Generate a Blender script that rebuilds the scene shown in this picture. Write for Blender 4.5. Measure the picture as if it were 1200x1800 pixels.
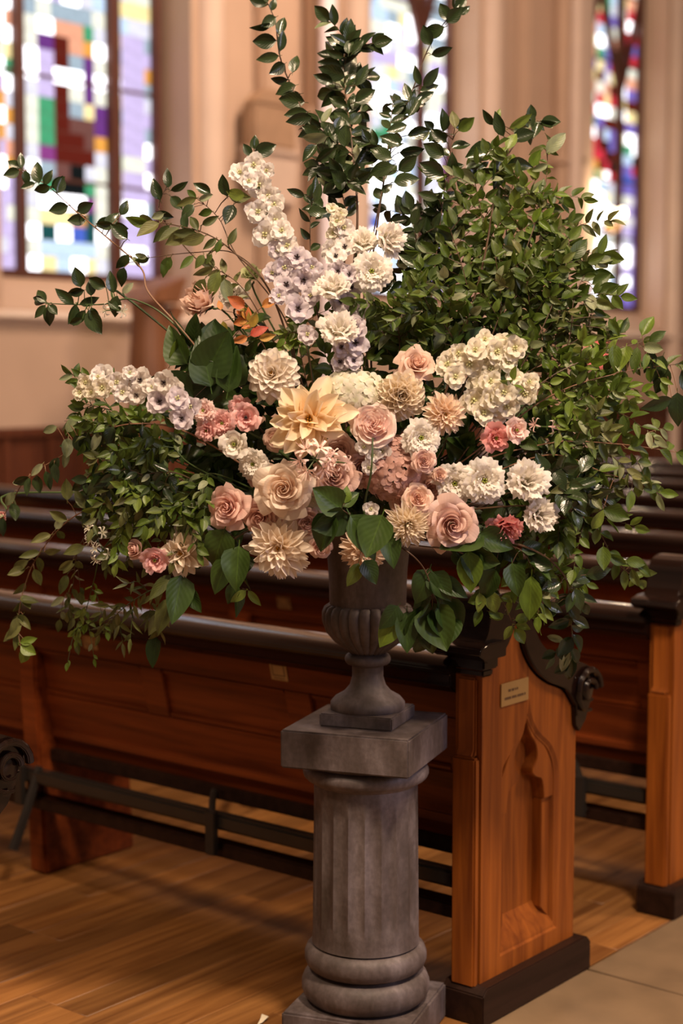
import bpy, bmesh, math, random
from mathutils import Vector, Matrix, noise
import numpy as np
PI = math.pi
for o in list(bpy.data.objects): bpy.data.objects.remove(o)
scn = bpy.context.scene
COL = scn.collection
random.seed(7)

# ---------------------------------------------------------------- camera
EYE = Vector((0, 0, 1.55)); FPX = 2811.0; PITCH = math.atan(250 / FPX); AZ = math.radians(39.2)
fwd_h = Vector((math.cos(AZ), math.sin(AZ), 0)); right = Vector((math.sin(AZ), -math.cos(AZ), 0)); Zup = Vector((0, 0, 1))
fwd = fwd_h * math.cos(PITCH) - Zup * math.sin(PITCH); cup = Zup * math.cos(PITCH) + fwd_h * math.sin(PITCH)
cd = bpy.data.cameras.new('camera'); cam = bpy.data.objects.new('camera', cd); COL.objects.link(cam)
cd.sensor_fit = 'VERTICAL'; cd.sensor_height = 36; cd.sensor_width = 24; cd.lens = FPX * 36 / 1800
cam.matrix_world = Matrix.Translation(EYE) @ Matrix((right, cup, -fwd)).transposed().to_4x4()
cd.dof.use_dof = True; cd.dof.focus_distance = 3.36; cd.dof.aperture_fstop = 2.1
cd.clip_end = 100
scn.camera = cam
# ---------------------------------------------------------------- world, lamps, exposure
w = bpy.data.worlds.new('world'); scn.world = w; w.use_nodes = True
w.node_tree.nodes['Background'].inputs[0].default_value = (1, .70, .48, 1)
w.node_tree.nodes['Background'].inputs[1].default_value = .17
scn.view_settings.view_transform = 'Standard'; scn.view_settings.look = 'None'
scn.view_settings.exposure = 0.2; scn.view_settings.gamma = 1; scn.view_settings.use_curve_mapping = False
def area(name, loc, target, size, power, color):
    l = bpy.data.lights.new(name, 'AREA'); l.shape = 'DISK'; l.size = size; l.energy = power; l.color = color
    o = bpy.data.objects.new(name, l); COL.objects.link(o); o.location = loc
    d = Vector(target) - Vector(loc); o.rotation_euler = d.to_track_quat('-Z', 'Y').to_euler(); return o
area('nave_and_fill_lamp', (1.4, -.6, 5.9), (2.9, 2.3, 1.0), .7, 380, (1, .76, .54))
area('nave_and_fill_lamp', (-.4, 2.4, 5.6), (2.8, 2.8, .8), 1.0, 130, (1, .74, .50))  # unseen lamp, added from the left to fill the floor
area('nave_and_fill_lamp', (6.5, -1.5, 6.6), (6.5, 3.5, .5), 1.4, 260, (1, .70, .45))
area('nave_and_fill_lamp', (9.0, 5.0, 7.2), (10.5, 9.2, 2.5), 1.6, 330, (1, .70, .50))  # unseen ceiling lamp, added to brighten the background wall
area('opposite_daylight', (4.0, -7.0, 4.0), (3.0, 2.3, 1.0), 3.0, 170, (.80, .74, 1))

# ---------------------------------------------------------------- helpers
def at(x, y, d):
    return EYE + (fwd + right * ((x - 600) / FPX) - cup * ((y - 900) / FPX)) * d
def tag(o, label=None, cat=None, group=None, kind=None):
    if label: o['label'] = label
    if cat: o['category'] = cat
    if group: o['group'] = group
    if kind: o['kind'] = kind
    return o
def empty(name, loc=(0, 0, 0), rz=0):
    o = bpy.data.objects.new(name, None); COL.objects.link(o); o.location = loc; o.rotation_euler = (0, 0, rz)
    o.empty_display_size = .02; return o
def link(name, me, parent=None, M=None, color=None):
    o = bpy.data.objects.new(name, me); COL.objects.link(o)
    if parent is not None: o.parent = parent
    if M is not None: o.matrix_basis = M
    if color: o.color = color
    return o
def mesh(name, verts, faces, mat=None, smooth=False, uvs=None):
    me = bpy.data.meshes.new(name); me.from_pydata([tuple(v) for v in verts], [], faces)
    if uvs is not None:
        ul = me.uv_layers.new(name='uv')
        for l in me.loops: ul.data[l.index].uv = uvs[l.vertex_index]
    if smooth: me.polygons.foreach_set('use_smooth', [True] * len(me.polygons))
    if mat: me.materials.append(mat)
    me.update(); return me
class MB:
    def __init__(s): s.v = []; s.f = []
    def add(s, v, f):
        n = len(s.v); s.v += [tuple(p) for p in v]; s.f += [tuple(i + n for i in q) for q in f]; return s
    def box(s, x0, x1, y0, y1, z0, z1):
        v = [(x, y, z) for z in (z0, z1) for y in (y0, y1) for x in (x0, x1)]
        return s.add(v, [(0, 2, 3, 1), (4, 5, 7, 6), (0, 1, 5, 4), (2, 6, 7, 3), (0, 4, 6, 2), (1, 3, 7, 5)])
    def prism(s, poly, a, b, axis='y'):
        n = len(poly)
        if axis == 'y': v = [(x, a, z) for x, z in poly] + [(x, b, z) for x, z in poly]
        elif axis == 'z': v = [(x, y, a) for x, y in poly] + [(x, y, b) for x, y in poly]
        else: v = [(a, y, z) for y, z in poly] + [(b, y, z) for y, z in poly]
        return s.add(v, [tuple(range(n)), tuple(range(2 * n - 1, n - 1, -1))] + [(i, i + n, (i + 1) % n + n, (i + 1) % n) for i in range(n)])
    def lathe(s, prof, c=(0, 0, 0), n=48, fn=None, cap=True):
        v = []; f = []
        for r, z in prof:
            for k in range(n):
                a = 2 * PI * k / n; rr = r * (fn(a, z, r) if fn else 1)
                v.append((c[0] + rr * math.cos(a), c[1] + rr * math.sin(a), c[2] + z))
        for i in range(len(prof) - 1):
            for k in range(n): f.append((i * n + k, i * n + (k + 1) % n, (i + 1) * n + (k + 1) % n, (i + 1) * n + k))
        if cap: f.append(tuple(range(n - 1, -1, -1))); f.append(tuple((len(prof) - 1) * n + k for k in range(n)))
        return s.add(v, f)
    def tube(s, pts, r0, r1=None, n=6):
        r1 = r0 if r1 is None else r1; pts = [Vector(p) for p in pts]; v = []; f = []; m = len(pts)
        u = None
        for i, p in enumerate(pts):
            t = (pts[min(i + 1, m - 1)] - pts[max(i - 1, 0)]).normalized()
            if u is None: u = t.orthogonal().normalized()
            u = (u - t * u.dot(t)).normalized(); b = t.cross(u); r = r0 + (r1 - r0) * i / (m - 1)
            for k in range(n):
                a = 2 * PI * k / n; v.append(p + (u * math.cos(a) + b * math.sin(a)) * r)
        for i in range(m - 1):
            for k in range(n): f.append((i * n + k, i * n + (k + 1) % n, (i + 1) * n + (k + 1) % n, (i + 1) * n + k))
        f.append(tuple(range(n - 1, -1, -1))); f.append(tuple((m - 1) * n + k for k in range(n)))
        return s.add(v, f)
    def mesh(s, name, mat, smooth=False, bevel=0, segs=2):
        me = mesh(name, s.v, s.f, mat, False)
        bm = bmesh.new(); bm.from_mesh(me)
        bmesh.ops.recalc_face_normals(bm, faces=bm.faces)
        if bevel:
            es = [e for e in bm.edges if len(e.link_faces) == 2 and e.calc_face_angle(0) > .6]
            bmesh.ops.bevel(bm, geom=es, offset=bevel, segments=segs, affect='EDGES', clamp_overlap=True)
        bm.to_mesh(me); bm.free()
        if smooth or bevel: me.shade_smooth() if hasattr(me, 'shade_smooth') else None
        if smooth or bevel:
            me.polygons.foreach_set('use_smooth', [True] * len(me.polygons))
            try: me.set_sharp_from_angle(angle=.7)
            except Exception: pass
        return me
    def build(s, name, mat, parent=None, smooth=False, bevel=0, M=None, segs=2):
        return link(name, s.mesh(name, mat, smooth, bevel, segs), parent, M)

# ---------------------------------------------------------------- materials
def new_mat(name):
    m = bpy.data.materials.new(name); m.use_nodes = True; nt = m.node_tree
    return m, nt, nt.nodes['Principled BSDF'], nt.nodes['Material Output']
def N(nt, t, **k):
    n = nt.nodes.new(t)
    for a, b in k.items():
        if a.startswith('i_'): n.inputs[a[2:].replace('_', ' ')].default_value = b
        else: setattr(n, a, b)
    return n
def ramp(nt, fac, stops):
    r = nt.nodes.new('ShaderNodeValToRGB'); e = r.color_ramp.elements
    while len(e) < len(stops): e.new(.5)
    for k, (p, c) in enumerate(stops): e[k].position = p; e[k].color = (*c, 1)
    nt.links.new(fac, r.inputs[0]); return r.outputs[0]
def mix(nt, a, b, fac, mode='MIX'):
    n = nt.nodes.new('ShaderNodeMix'); n.data_type = 'RGBA'; n.blend_type = mode
    for s, v in ((6, a), (7, b), (0, fac)):
        if hasattr(v, 'is_linked') or isinstance(v, bpy.types.NodeSocket): nt.links.new(v, n.inputs[s])
        else: n.inputs[s].default_value = (*v, 1) if isinstance(v, tuple) and len(v) == 3 else v
    return n.outputs[2]
def bump(nt, bs, h, strength=.2, dist=.01):
    b = nt.nodes.new('ShaderNodeBump'); b.inputs['Strength'].default_value = strength; b.inputs['Distance'].default_value = dist
    nt.links.new(h, b.inputs['Height']); nt.links.new(b.outputs[0], bs.inputs['Normal'])
def wood(name, c0, c1, rough=.35, scale=(1, 1, 1), axis_long=1, coat=0, objrand=0, bs_=.12):
    m, nt, bs, out = new_mat(name); tc = N(nt, 'ShaderNodeTexCoord'); mp = N(nt, 'ShaderNodeMapping')
    sc = [38, 38, 38]; sc[axis_long] = 2.2
    mp.inputs['Scale'].default_value = sc; nt.links.new(tc.outputs['Object'], mp.inputs[0])
    vec = mp.outputs[0]
    if objrand:
        oi = N(nt, 'ShaderNodeObjectInfo'); ad = N(nt, 'ShaderNodeVectorMath', operation='ADD'); sc2 = N(nt, 'ShaderNodeVectorMath', operation='SCALE')
        cb = N(nt, 'ShaderNodeCombineXYZ'); 
        for k in range(3): nt.links.new(oi.outputs['Random'], cb.inputs[k])
        nt.links.new(cb.outputs[0], sc2.inputs[0]); sc2.inputs['Scale'].default_value = 60
        nt.links.new(vec, ad.inputs[0]); nt.links.new(sc2.outputs[0], ad.inputs[1]); vec = ad.outputs[0]
    nz = N(nt, 'ShaderNodeTexNoise'); nz.inputs['Scale'].default_value = 1; nz.inputs['Detail'].default_value = 5; nz.inputs['Distortion'].default_value = .6
    nt.links.new(vec, nz.inputs[0])
    col = ramp(nt, nz.outputs[0], [(.3, c0), (.7, c1)])
    if objrand:
        k = ramp(nt, oi.outputs['Random'], [(0, (.72, .70, .66)), (.5, (1, 1, 1)), (1, (1.2, 1.14, 1.02))])
        col = mix(nt, col, k, 1.0, 'MULTIPLY')
    nt.links.new(col, bs.inputs['Base Color']); bs.inputs['Roughness'].default_value = rough; bs.inputs['Coat Weight'].default_value = coat
    bs.inputs['Coat Roughness'].default_value = .10
    bump(nt, bs, nz.outputs[0], bs_, .002); return m
def plain(name, c, rough=.5, metal=0, nscale=8, var=.12, bumps=.05, coat=0):
    m, nt, bs, out = new_mat(name); tc = N(nt, 'ShaderNodeTexCoord'); nz = N(nt, 'ShaderNodeTexNoise'); nz.inputs['Scale'].default_value = nscale; nz.inputs['Detail'].default_value = 4
    nt.links.new(tc.outputs['Object'], nz.inputs[0])
    col = ramp(nt, nz.outputs[0], [(.3, tuple(x * (1 - var) for x in c)), (.7, tuple(min(1, x * (1 + var)) for x in c))])
    nt.links.new(col, bs.inputs['Base Color']); bs.inputs['Roughness'].default_value = rough; bs.inputs['Metallic'].default_value = metal
    bs.inputs['Coat Weight'].default_value = coat
    if bumps: bump(nt, bs, nz.outputs[0], bumps * 4, .004)
    return m
def emis(name, c, s, var=.35, nscale=5):
    m, nt, bs, out = new_mat(name); tc = N(nt, 'ShaderNodeTexCoord'); oi = N(nt, 'ShaderNodeObjectInfo')
    nz = N(nt, 'ShaderNodeTexNoise'); nz.inputs['Scale'].default_value = nscale * 3
    nt.links.new(tc.outputs['Object'], nz.inputs[0])
    mul = N(nt, 'ShaderNodeMath', operation='MULTIPLY_ADD'); nt.links.new(nz.outputs['Color'], mul.inputs[0]); mul.inputs[1].default_value = var * 2 * s; mul.inputs[2].default_value = s * (1 - var)
    em = N(nt, 'ShaderNodeEmission'); em.inputs[0].default_value = (*c, 1); nt.links.new(mul.outputs[0], em.inputs[1])
    nt.links.new(em.outputs[0], out.inputs[0]); return m
def petal_mat(name, tip, base, transl=.36, pos=.45):
    m, nt, bs, out = new_mat(name); uv = N(nt, 'ShaderNodeUVMap'); sp = N(nt, 'ShaderNodeSeparateXYZ'); nt.links.new(uv.outputs[0], sp.inputs[0])
    col = ramp(nt, sp.outputs['Y'], [(0.05, base), (pos, tuple((a * .4 + b * .6) for a, b in zip(base, tip))), (.95, tip)])
    oi = N(nt, 'ShaderNodeObjectInfo')
    k = ramp(nt, oi.outputs['Random'], [(0, (.93, .91, .90)), (1, (1, 1, 1))])
    col = mix(nt, col, k, 1.0, 'MULTIPLY')
    wv = N(nt, 'ShaderNodeTexWave'); wv.inputs['Scale'].default_value = 4; wv.inputs['Distortion'].default_value = 2; nt.links.new(uv.outputs[0], wv.inputs[0])
    bump(nt, bs, wv.outputs['Fac'], .12, .001)
    nt.links.new(col, bs.inputs['Base Color']); bs.inputs['Roughness'].default_value = .6; bs.inputs['Specular IOR Level'].default_value = .3
    tr = N(nt, 'ShaderNodeBsdfTranslucent'); nt.links.new(col, tr.inputs[0]); ms = N(nt, 'ShaderNodeMixShader'); ms.inputs[0].default_value = transl
    nt.links.new(bs.outputs[0], ms.inputs[1]); nt.links.new(tr.outputs[0], ms.inputs[2]); nt.links.new(ms.outputs[0], out.inputs[0]); return m
def leaf_mat(name, cols, rough=.35, transl=.2, vein=1.5, coat=0):
    m, nt, bs, out = new_mat(name); uv = N(nt, 'ShaderNodeUVMap'); sp = N(nt, 'ShaderNodeSeparateXYZ'); nt.links.new(uv.outputs[0], sp.inputs[0])
    oi = N(nt, 'ShaderNodeObjectInfo')
    col = ramp(nt, oi.outputs['Random'], [(i / (len(cols) - 1), c) for i, c in enumerate(cols)])
    ab = N(nt, 'ShaderNodeMath', operation='SUBTRACT'); nt.links.new(sp.outputs['X'], ab.inputs[0]); ab.inputs[1].default_value = .5
    ab2 = N(nt, 'ShaderNodeMath', operation='ABSOLUTE'); nt.links.new(ab.outputs[0], ab2.inputs[0])
    # side veins: v - |u| stripes
    sv = N(nt, 'ShaderNodeMath', operation='MULTIPLY_ADD'); nt.links.new(ab2.outputs[0], sv.inputs[0]); sv.inputs[1].default_value = -.8; nt.links.new(sp.outputs['Y'], sv.inputs[2])
    s2 = N(nt, 'ShaderNodeMath', operation='MULTIPLY'); nt.links.new(sv.outputs[0], s2.inputs[0]); s2.inputs[1].default_value = 44
    s3 = N(nt, 'ShaderNodeMath', operation='SINE'); nt.links.new(s2.outputs[0], s3.inputs[0])
    lum = ramp(nt, ab2.outputs[0], [(0, (vein, vein, vein * .8)), (.035, (1, 1, 1))])
    col = mix(nt, col, lum, 1.0, 'MULTIPLY')
    nz = N(nt, 'ShaderNodeTexNoise'); nz.inputs['Scale'].default_value = 3; nt.links.new(uv.outputs[0], nz.inputs[0])
    col = mix(nt, col, ramp(nt, nz.outputs[0], [(.3, (.8, .8, .8)), (.7, (1.15, 1.15, 1.0))]), 1.0, 'MULTIPLY')
    nt.links.new(col, bs.inputs['Base Color']); bs.inputs['Roughness'].default_value = rough; bs.inputs['Coat Weight'].default_value = coat; bs.inputs['Coat Roughness'].default_value = .2
    bump(nt, bs, s3.outputs[0], .10, .001)
    tr = N(nt, 'ShaderNodeBsdfTranslucent'); nt.links.new(col, tr.inputs[0]); ms = N(nt, 'ShaderNodeMixShader'); ms.inputs[0].default_value = transl
    nt.links.new(bs.outputs[0], ms.inputs[1]); nt.links.new(tr.outputs[0], ms.inputs[2]); nt.links.new(ms.outputs[0], out.inputs[0]); return m

M_oak = wood('oak_floor_wood', (.15, .058, .016), (.33, .15, .045), .42, axis_long=0, objrand=1)
M_pew = wood('pew_wood_red', (.085, .016, .004), (.20, .042, .009), .36, axis_long=1)
M_end = wood('pew_end_wood', (.15, .036, .005), (.31, .088, .012), .42, axis_long=2)
for _m in (M_pew, M_end):
    _m.node_tree.nodes['Principled BSDF'].inputs['Specular IOR Level'].default_value = .3
M_dark = wood('dark_polished_wood', (.006, .0025, .002), (.014, .006, .004), .16, axis_long=1, coat=.25, bs_=.01)
M_dark.node_tree.nodes['Principled BSDF'].inputs['Specular IOR Level'].default_value = .3
M_dark.node_tree.nodes['Principled BSDF'].inputs['Coat Roughness'].default_value = .05
M_darkplinth = wood('dark_plinth_wood', (.012, .005, .003), (.026, .011, .007), .45, axis_long=0)
M_darkplinth.node_tree.nodes['Principled BSDF'].inputs['Specular IOR Level'].default_value = .2
M_black = plain('black_kneeler_leather', (.02, .017, .015), .3)
M_iron = plain('dark_iron', (.03, .025, .022), .4, .3)
M_card = plain('card_paper', (.50, .34, .15), .8)
M_print = plain('card_print', (.20, .13, .06), .8)
M_brass = plain('brass_plaque', (.42, .26, .09), .45, .35)
M_ink = plain('plaque_letters', (.12, .06, .02), .6)
M_wall = plain('painted_plaster', (.50, .36, .27), .85, nscale=2, var=.05, bumps=.02)
M_shaft = plain('pale_stone_shaft', (.58, .45, .37), .7, nscale=3, var=.05, bumps=.02)
M_litshaft = plain('light_tinted_shaft', (.78, .72, .78), .5, nscale=3, var=.03, bumps=.01)  # pale lilac tint puts the caught window light into the shaft's colour
M_sill = plain('stone_sill', (.66, .55, .47), .7, nscale=4, var=.05, bumps=.02)
M_tile = plain('stone_floor_slab', (.19, .125, .070), .55, nscale=5, var=.22, bumps=.03)
M_lead = plain('window_iron', (.08, .025, .016), .6)
M_wains = wood('wainscot_wood', (.06, .015, .006), (.14, .04, .014), .5, axis_long=2)
M_statue = wood('carved_brown_wood', (.12, .045, .018), (.26, .11, .05), .55, axis_long=2)
def stone_mat():
    m, nt, bs, out = new_mat('painted_grey_stone'); tc = N(nt, 'ShaderNodeTexCoord')
    n1 = N(nt, 'ShaderNodeTexNoise'); n1.inputs['Scale'].default_value = 9; n1.inputs['Detail'].default_value = 7; n1.inputs['Roughness'].default_value = .65
    mp = N(nt, 'ShaderNodeMapping'); mp.inputs['Scale'].default_value = (1, 1, .35); nt.links.new(tc.outputs['Object'], mp.inputs[0]); nt.links.new(mp.outputs[0], n1.inputs[0])
    n2 = N(nt, 'ShaderNodeTexNoise'); n2.inputs['Scale'].default_value = 90; n2.inputs['Detail'].default_value = 4; nt.links.new(tc.outputs['Object'], n2.inputs[0])
    col = ramp(nt, n1.outputs[0], [(.34, (.045, .031, .025)), (.5, (.092, .070, .068)), (.66, (.17, .14, .145))])
    col = mix(nt, col, ramp(nt, n2.outputs[0], [(.35, (.82, .82, .82)), (.7, (1.1, 1.1, 1.1))]), 1.0, 'MULTIPLY')
    nt.links.new(col, bs.inputs['Base Color']); bs.inputs['Roughness'].default_value = .62; bump(nt, bs, n2.outputs[0], .25, .002); return m
M_stone = stone_mat()

L_cam = leaf_mat('dark_glossy_leaf', [(.014, .026, .008), (.022, .040, .012), (.034, .055, .018), (.026, .045, .014)], .28, .10, 1.5, .35)
L_grn = leaf_mat('green_small_leaf', [(.050, .085, .012), (.075, .125, .016), (.12, .18, .028), (.060, .10, .016), (.16, .20, .055)], .42, .36, 1.3)
L_brt = leaf_mat('bright_green_leaf', [(.10, .17, .018), (.15, .23, .03), (.20, .26, .05)], .4, .35, 1.4)
L_brd = leaf_mat('broad_dark_leaf', [(.016, .038, .007), (.028, .058, .010), (.045, .085, .014)], .42, .18, 1.6)
L_olive = leaf_mat('olive_leaf', [(.07, .085, .022), (.11, .125, .035), (.17, .17, .06), (.05, .07, .02)], .45, .28, 1.4)
L_pale = leaf_mat('pale_leaf_underside', [(.20, .24, .13), (.30, .32, .20)], .5, .25, 1.2)
L_red = leaf_mat('autumn_leaf', [(.45, .06, .035), (.55, .20, .05), (.50, .30, .06), (.20, .22, .04)], .5, .3, 1.2)
M_stem = plain('green_stem', (.05, .085, .022), .5, nscale=30)
M_twig = plain('brown_twig', (.085, .045, .022), .6, nscale=30)
M_ltwig = plain('tan_twig', (.22, .11, .06), .6, nscale=30)

# ================================================================ SETTING
X0, X1, YW, YG, CEIL = -3.0, 22.0, 9.2, 9.55, 8.4
YB = 2.06                                   # line between oak planks and stone aisle
fl = tag(MB().box(X0, X1, -8, YW + .6, -.12, -.006).build('floor', M_tile), kind='structure')
MB().box(X0, X1, YB, YW, -.006, -.001).build('floor_base', M_oak, fl)
# oak planks, singly where the photograph shows them
rng = random.Random(3)
pmesh = {}
def plank(x0, x1, y0):
    L = round(x1 - x0, 2)
    if L not in pmesh:
        pmesh[L] = MB().box(0, L - .002, 0, .108, -.004, .0).mesh('plank', M_oak, bevel=.001, segs=1)
    link('plank', pmesh[L], fl, Matrix.Translation((x0, y0, .0)))
row = 0; y = YB
while y < 5.4:
    x = 1.3 - rng.choice([0, .3, .6, .9])
    while x < 6.0:
        L = rng.choice([.9, 1.2, 1.5, 1.8]); plank(x, x + L, y); x += L
    y += .110; row += 1
# stone slabs of the aisle
tx = [2.05, 2.80, 3.53, 4.28, 5.0, 5.72]
for i in range(5):
    for j in range(3):
        a, b = YB - .003 - .9 * j, YB - .9 * (j + 1) + .004
        MB().box(tx[i], tx[i + 1] - .006, b, a, -.02, .0).build('stone_slab', M_tile, fl, bevel=.003, segs=1)
tag(MB().box(X0, X1, -8, YW + .8, CEIL, CEIL + .1).build('ceiling', M_wall), kind='structure')

GR = [1.18 + 4.04 * k for k in (0,)]       # glass right edges of the windows
GR = [5.22, 9.26, 13.33, 17.25, 21.2]
WW = 1.80; ZS, ZT = 2.27, 6.6
wall = MB()
edges = [X0]
for g in GR:
    l, r = g - WW - .03, g + .12
    wall.box(edges[-1], l, YW, YG + .1, 0, CEIL)
    wall.prism([(YW - .0, 0), (YW, 1.99), (YG, ZS), (YG + .1, ZS), (YG + .1, 0)], l, r, 'x')
    wall.box(l, r, YW, YG + .1, ZT, CEIL)
    edges.append(r)
wall.box(edges[-1], X1 + .6, YW, YG + .1, 0, CEIL)
wl = tag(wall.build('wall_window_side', M_wall), kind='structure')
tag(MB().box(X1, X1 + .2, -8, YW, 0, CEIL).build('wall_end', M_wall), kind='structure')
# string course below the sills and panelled wainscot
tag(MB().prism([(YW - .001, 1.98), (YW - .07, 1.96), (YW - .09, 1.93), (YW - .05, 1.90), (YW - .001, 1.86)], X0, X1, 'x').build('trim_1', M_sill, bevel=.004), kind='structure')
wa = tag(MB().box(X0, X1, YW - .04, YW - .002, 0, 1.06).build('trim_2', M_wains), kind='structure')
MB().box(X0, X1, YW - .09, YW - .002, 1.06, 1.13).build('cap_rail', M_wains, wa, bevel=.008)
MB().box(X0, X1, YW - .06, YW - .041, 0, .16).build('base_rail', M_wains, wa, bevel=.005)
sm_ = MB().box(0, .07, YW - .065, YW - .041, .16, 1.06).mesh('stile', M_wains, bevel=.005)
for i in range(40): link('stile', sm_, wa, Matrix.Translation((4 + i * .42, 0, 0)))
# shafts of the piers
n_tr = 3
def shaft(x, y, r, mat, ring=None):
    global n_tr
    pr = [(r * 1.5, 0), (r * 1.5, .3), (r * 1.25, .36), (r, .42), (r, CEIL - .01)]
    if ring: pr = pr[:4] + [(r, ring - .05), (r * 1.35, ring - .03), (r * 1.35, ring + .03), (r, ring + .05), (r, CEIL - .01)]
    tag(MB().lathe(pr, (x, y, 0), 20).build('trim_%d' % n_tr, mat, smooth=True), kind='structure'); n_tr += 1
for k, g in enumerate(GR[:4]):
    shaft(g + .12 + .20, YW + .0, .13, M_shaft)            # right of the window
    nl = GR[k + 1] - WW - .03
    (shaft(nl - .06, YW - .04, .13, M_shaft) if k else None)                # left of the next one
    pc = (g + .12 + nl) / 2
    tag(MB().box(pc - .34, pc + .34, YW - .16, YW, 0, CEIL).build('trim_%d' % n_tr, M_wall, bevel=.03), kind='structure'); n_tr += 1
    shaft(pc + .22, YW - .30, .155, M_wall, 3.72)
    shaft(pc + .05, YW - .50, .075, M_litshaft if k == 1 else M_shaft)  # one shaft coloured brighter, as if catching the light
    shaft(pc + .36, YW - .18, .07, M_wall)

# ---------------------------------------------------------------- stained glass
GC = {'A': ((.86, .84, .96), .98), 'W': ((.98, .96, 1.0), 3.2), 'C': ((.95, .93, .78), 1.05), 'B': ((.62, .78, 1.0), 1.05), 'V': ((.30, .22, .75), .75), 'P': ((.26, .07, .38), .62),
      'L': ((.72, .58, .92), .95), 'G': ((.10, .50, .24), .75), 'T': ((.03, .16, .16), .5), 'R': ((.20, .025, .015), .62), 'S': ((.95, .42, .26), 1.0),
      'O': ((.95, .42, .08), .95), 'K': ((.025, .03, .03), .35), 'Y': ((1, .80, .38), 1.15), 'M': ((.40, .08, .35), .7), 'N': ((.30, .12, .10), .6),
      'U': ((.10, .18, .75), .8), 'D': ((.9, .05, .08), .8), 'Q': ((.5, .62, .72), .8)}
GM = {k: emis('stained_glass_' + k.lower(), c, s) for k, (c, s) in GC.items()}
maps1 = ['VWWSSGW', 'LWPRSOW', 'LWLRQPC', 'BWLWWPW', 'VWLRWPC', 'VCGRQYP', 'VCGRNNP'.replace('P', 'P'), 'VCGRRNO', 'PWMRRRW', 'BWQNKWW',
         'BCGKKGW', 'LWWWWMC', 'VCYYOTC', 'VWTWUTW', 'BCBBBBC', 'VWYBWYW']
# fit: every row has the same seven columns
maps1 = [r[:7] for r in maps1]
maps2 = ['WWWWWBW', 'WWCWWWW', 'WBWGCWW', 'CWGGWBW', 'WWBWWWC', 'YYWBWWB', 'YOYWBWB', 'BYWWWBC', 'WWBCWBW', 'BWWWBLW', 'WBUWWWC', 'WWWBWWY', 'BLWCWWY', 'WBWWBCW', 'WYWBWWC', 'WWBWWYW']
maps3 = ['OYSDRKV', 'GWYDDKR', 'VYSORDK', 'YCWGYWD', 'VCWWBQW', 'GYWWWYC', 'WWBCWWW', 'VUWWWBW', 'UVWWWWW', 'BCOYWBC', 'CWQWWQW', 'BWWWBWW', 'SDWWWWW', 'WWWWWWB', 'WWBWWWW', 'WWWWBWW']
zrow = [ZS + .045 + i * .118 for i in range(17)]
win_no = 0
def window(g, maps, side, n):
    """iron bars and mullions with every quarry a pane of its own"""
    l = g - WW
    fr = MB()
    for a, b in ((l - .05, l), (l + .375, l + .455), (l + 1.312, l + 1.422), (g, g + .07)): fr.box(a, b, YG - .06, YG + .03, ZS - .02, ZT)
    fr.box(l - .05, g + .07, YG - .05, YG + .03, ZS - .03, ZS + .03)
    for z in (3.00 if n == 1 else 3.1, 3.76, 5.1, 5.9): fr.box(l, g, YG - .035, YG + .01, z - .012, z + .012)
    for x in (l + .415, l + 1.367):                       # springing of the tracery
        for s in (-1, 1):
            fr.prism([(x - .045, 4.75), (x + .045, 4.75), (x + .045 + s * .46, 5.9), (x - .045 + s * .46, 5.9)], YG - .055, YG + .01)
    w_ = tag(fr.build('window_%d' % n, M_lead), kind='structure')
    cols = [0, .045, .17, .33, .48, .63, .735, .857]
    pm = {}
    def pane(x0, x1, z0, z1, ch):
        if ch == 'W' and random.random() < (.42, .25, .3, .3, .3)[n - 1]: ch = random.choice('AAC')
        key = (round(x1 - x0, 3), round(z1 - z0, 3), ch)
        if key not in pm: pm[key] = MB().box(0, x1 - x0 - .004, -.004, .004, 0, z1 - z0 - .004).mesh('pane', GM[ch], bevel=0)
        link('pane', pm[key], w_, Matrix.Translation((x0 + .002, YG + random.uniform(-.002, .002), z0 + .002)))
    for r in range(16):
        z0 = zrow[15 - r] if False else ZS + .03 + (15 - r) * .119; z1 = z0 + .119
        for c in range(7): pane(l + .455 + cols[c], l + .455 + cols[c + 1], z0, z1, maps[r][c])
        for sx, s in ((l + 1.422, side[0]), (l, side[1])):
            for c, (a, b) in enumerate(((0, .06), (.06, .31), (.31, .375))): pane(sx + a, sx + b, z0, z1, s[r][c])
    for r in range(18):                                    # the upper lights, above the frame or nearly
        z0 = ZS + .03 + 16 * .119 + r * .13
        for a, b in ((.455, .62), (.62, .76), (.76, .87), (.87, 1.05), (1.05, 1.18), (1.18, 1.312), (1.422, 1.56), (1.56, 1.797), (0, .375)):
            pane(l + a, l + b, z0, z0 + .13, random.choice('WWWBCLYWQ' if n < 3 else 'YSDVWGBWRC'))
edgeL = ['YLQ', 'GLL', 'YLO', 'WLQ', 'YLW', 'GLL', 'YLQ', 'CLW', 'GWL', 'YLW', 'CLL', 'GWQ', 'WLL', 'CLL', 'YWL', 'WLL']
edgeO = ['WWS', 'WWW', 'QWY', 'WWG', 'GLW', 'LOW', 'WWO', 'LOW', 'WLS', 'GWO', 'LWL', 'LLL', 'LLW', 'WLL', 'LWL', 'LLL']
edge3 = ['BGW', 'VBK', 'YVD', 'YUV', 'LVV', 'VWL', 'LLV', 'VWL', 'VLV', 'LWV', 'LWL', 'VWL', 'LLV', 'LWV', 'VLV', 'VVV']
edge2 = ['VWL', 'WWP', 'LWW', 'LWW', 'VWL', 'LWM', 'LWL', 'LWW', 'WWD', 'LWW', 'LLL', 'VLL', 'LLV', 'VLL', 'LVL', 'LLL']
window(GR[1], maps1, (edgeL, edgeO), 1)
window(GR[2], maps2, (edge2, edge2), 2)
window(GR[3], maps3, (edge3, edge3), 3)
window(GR[0], maps2, (edgeL, edgeL), 4)
window(GR[4], maps2, (edgeL, edgeL), 5)

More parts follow.
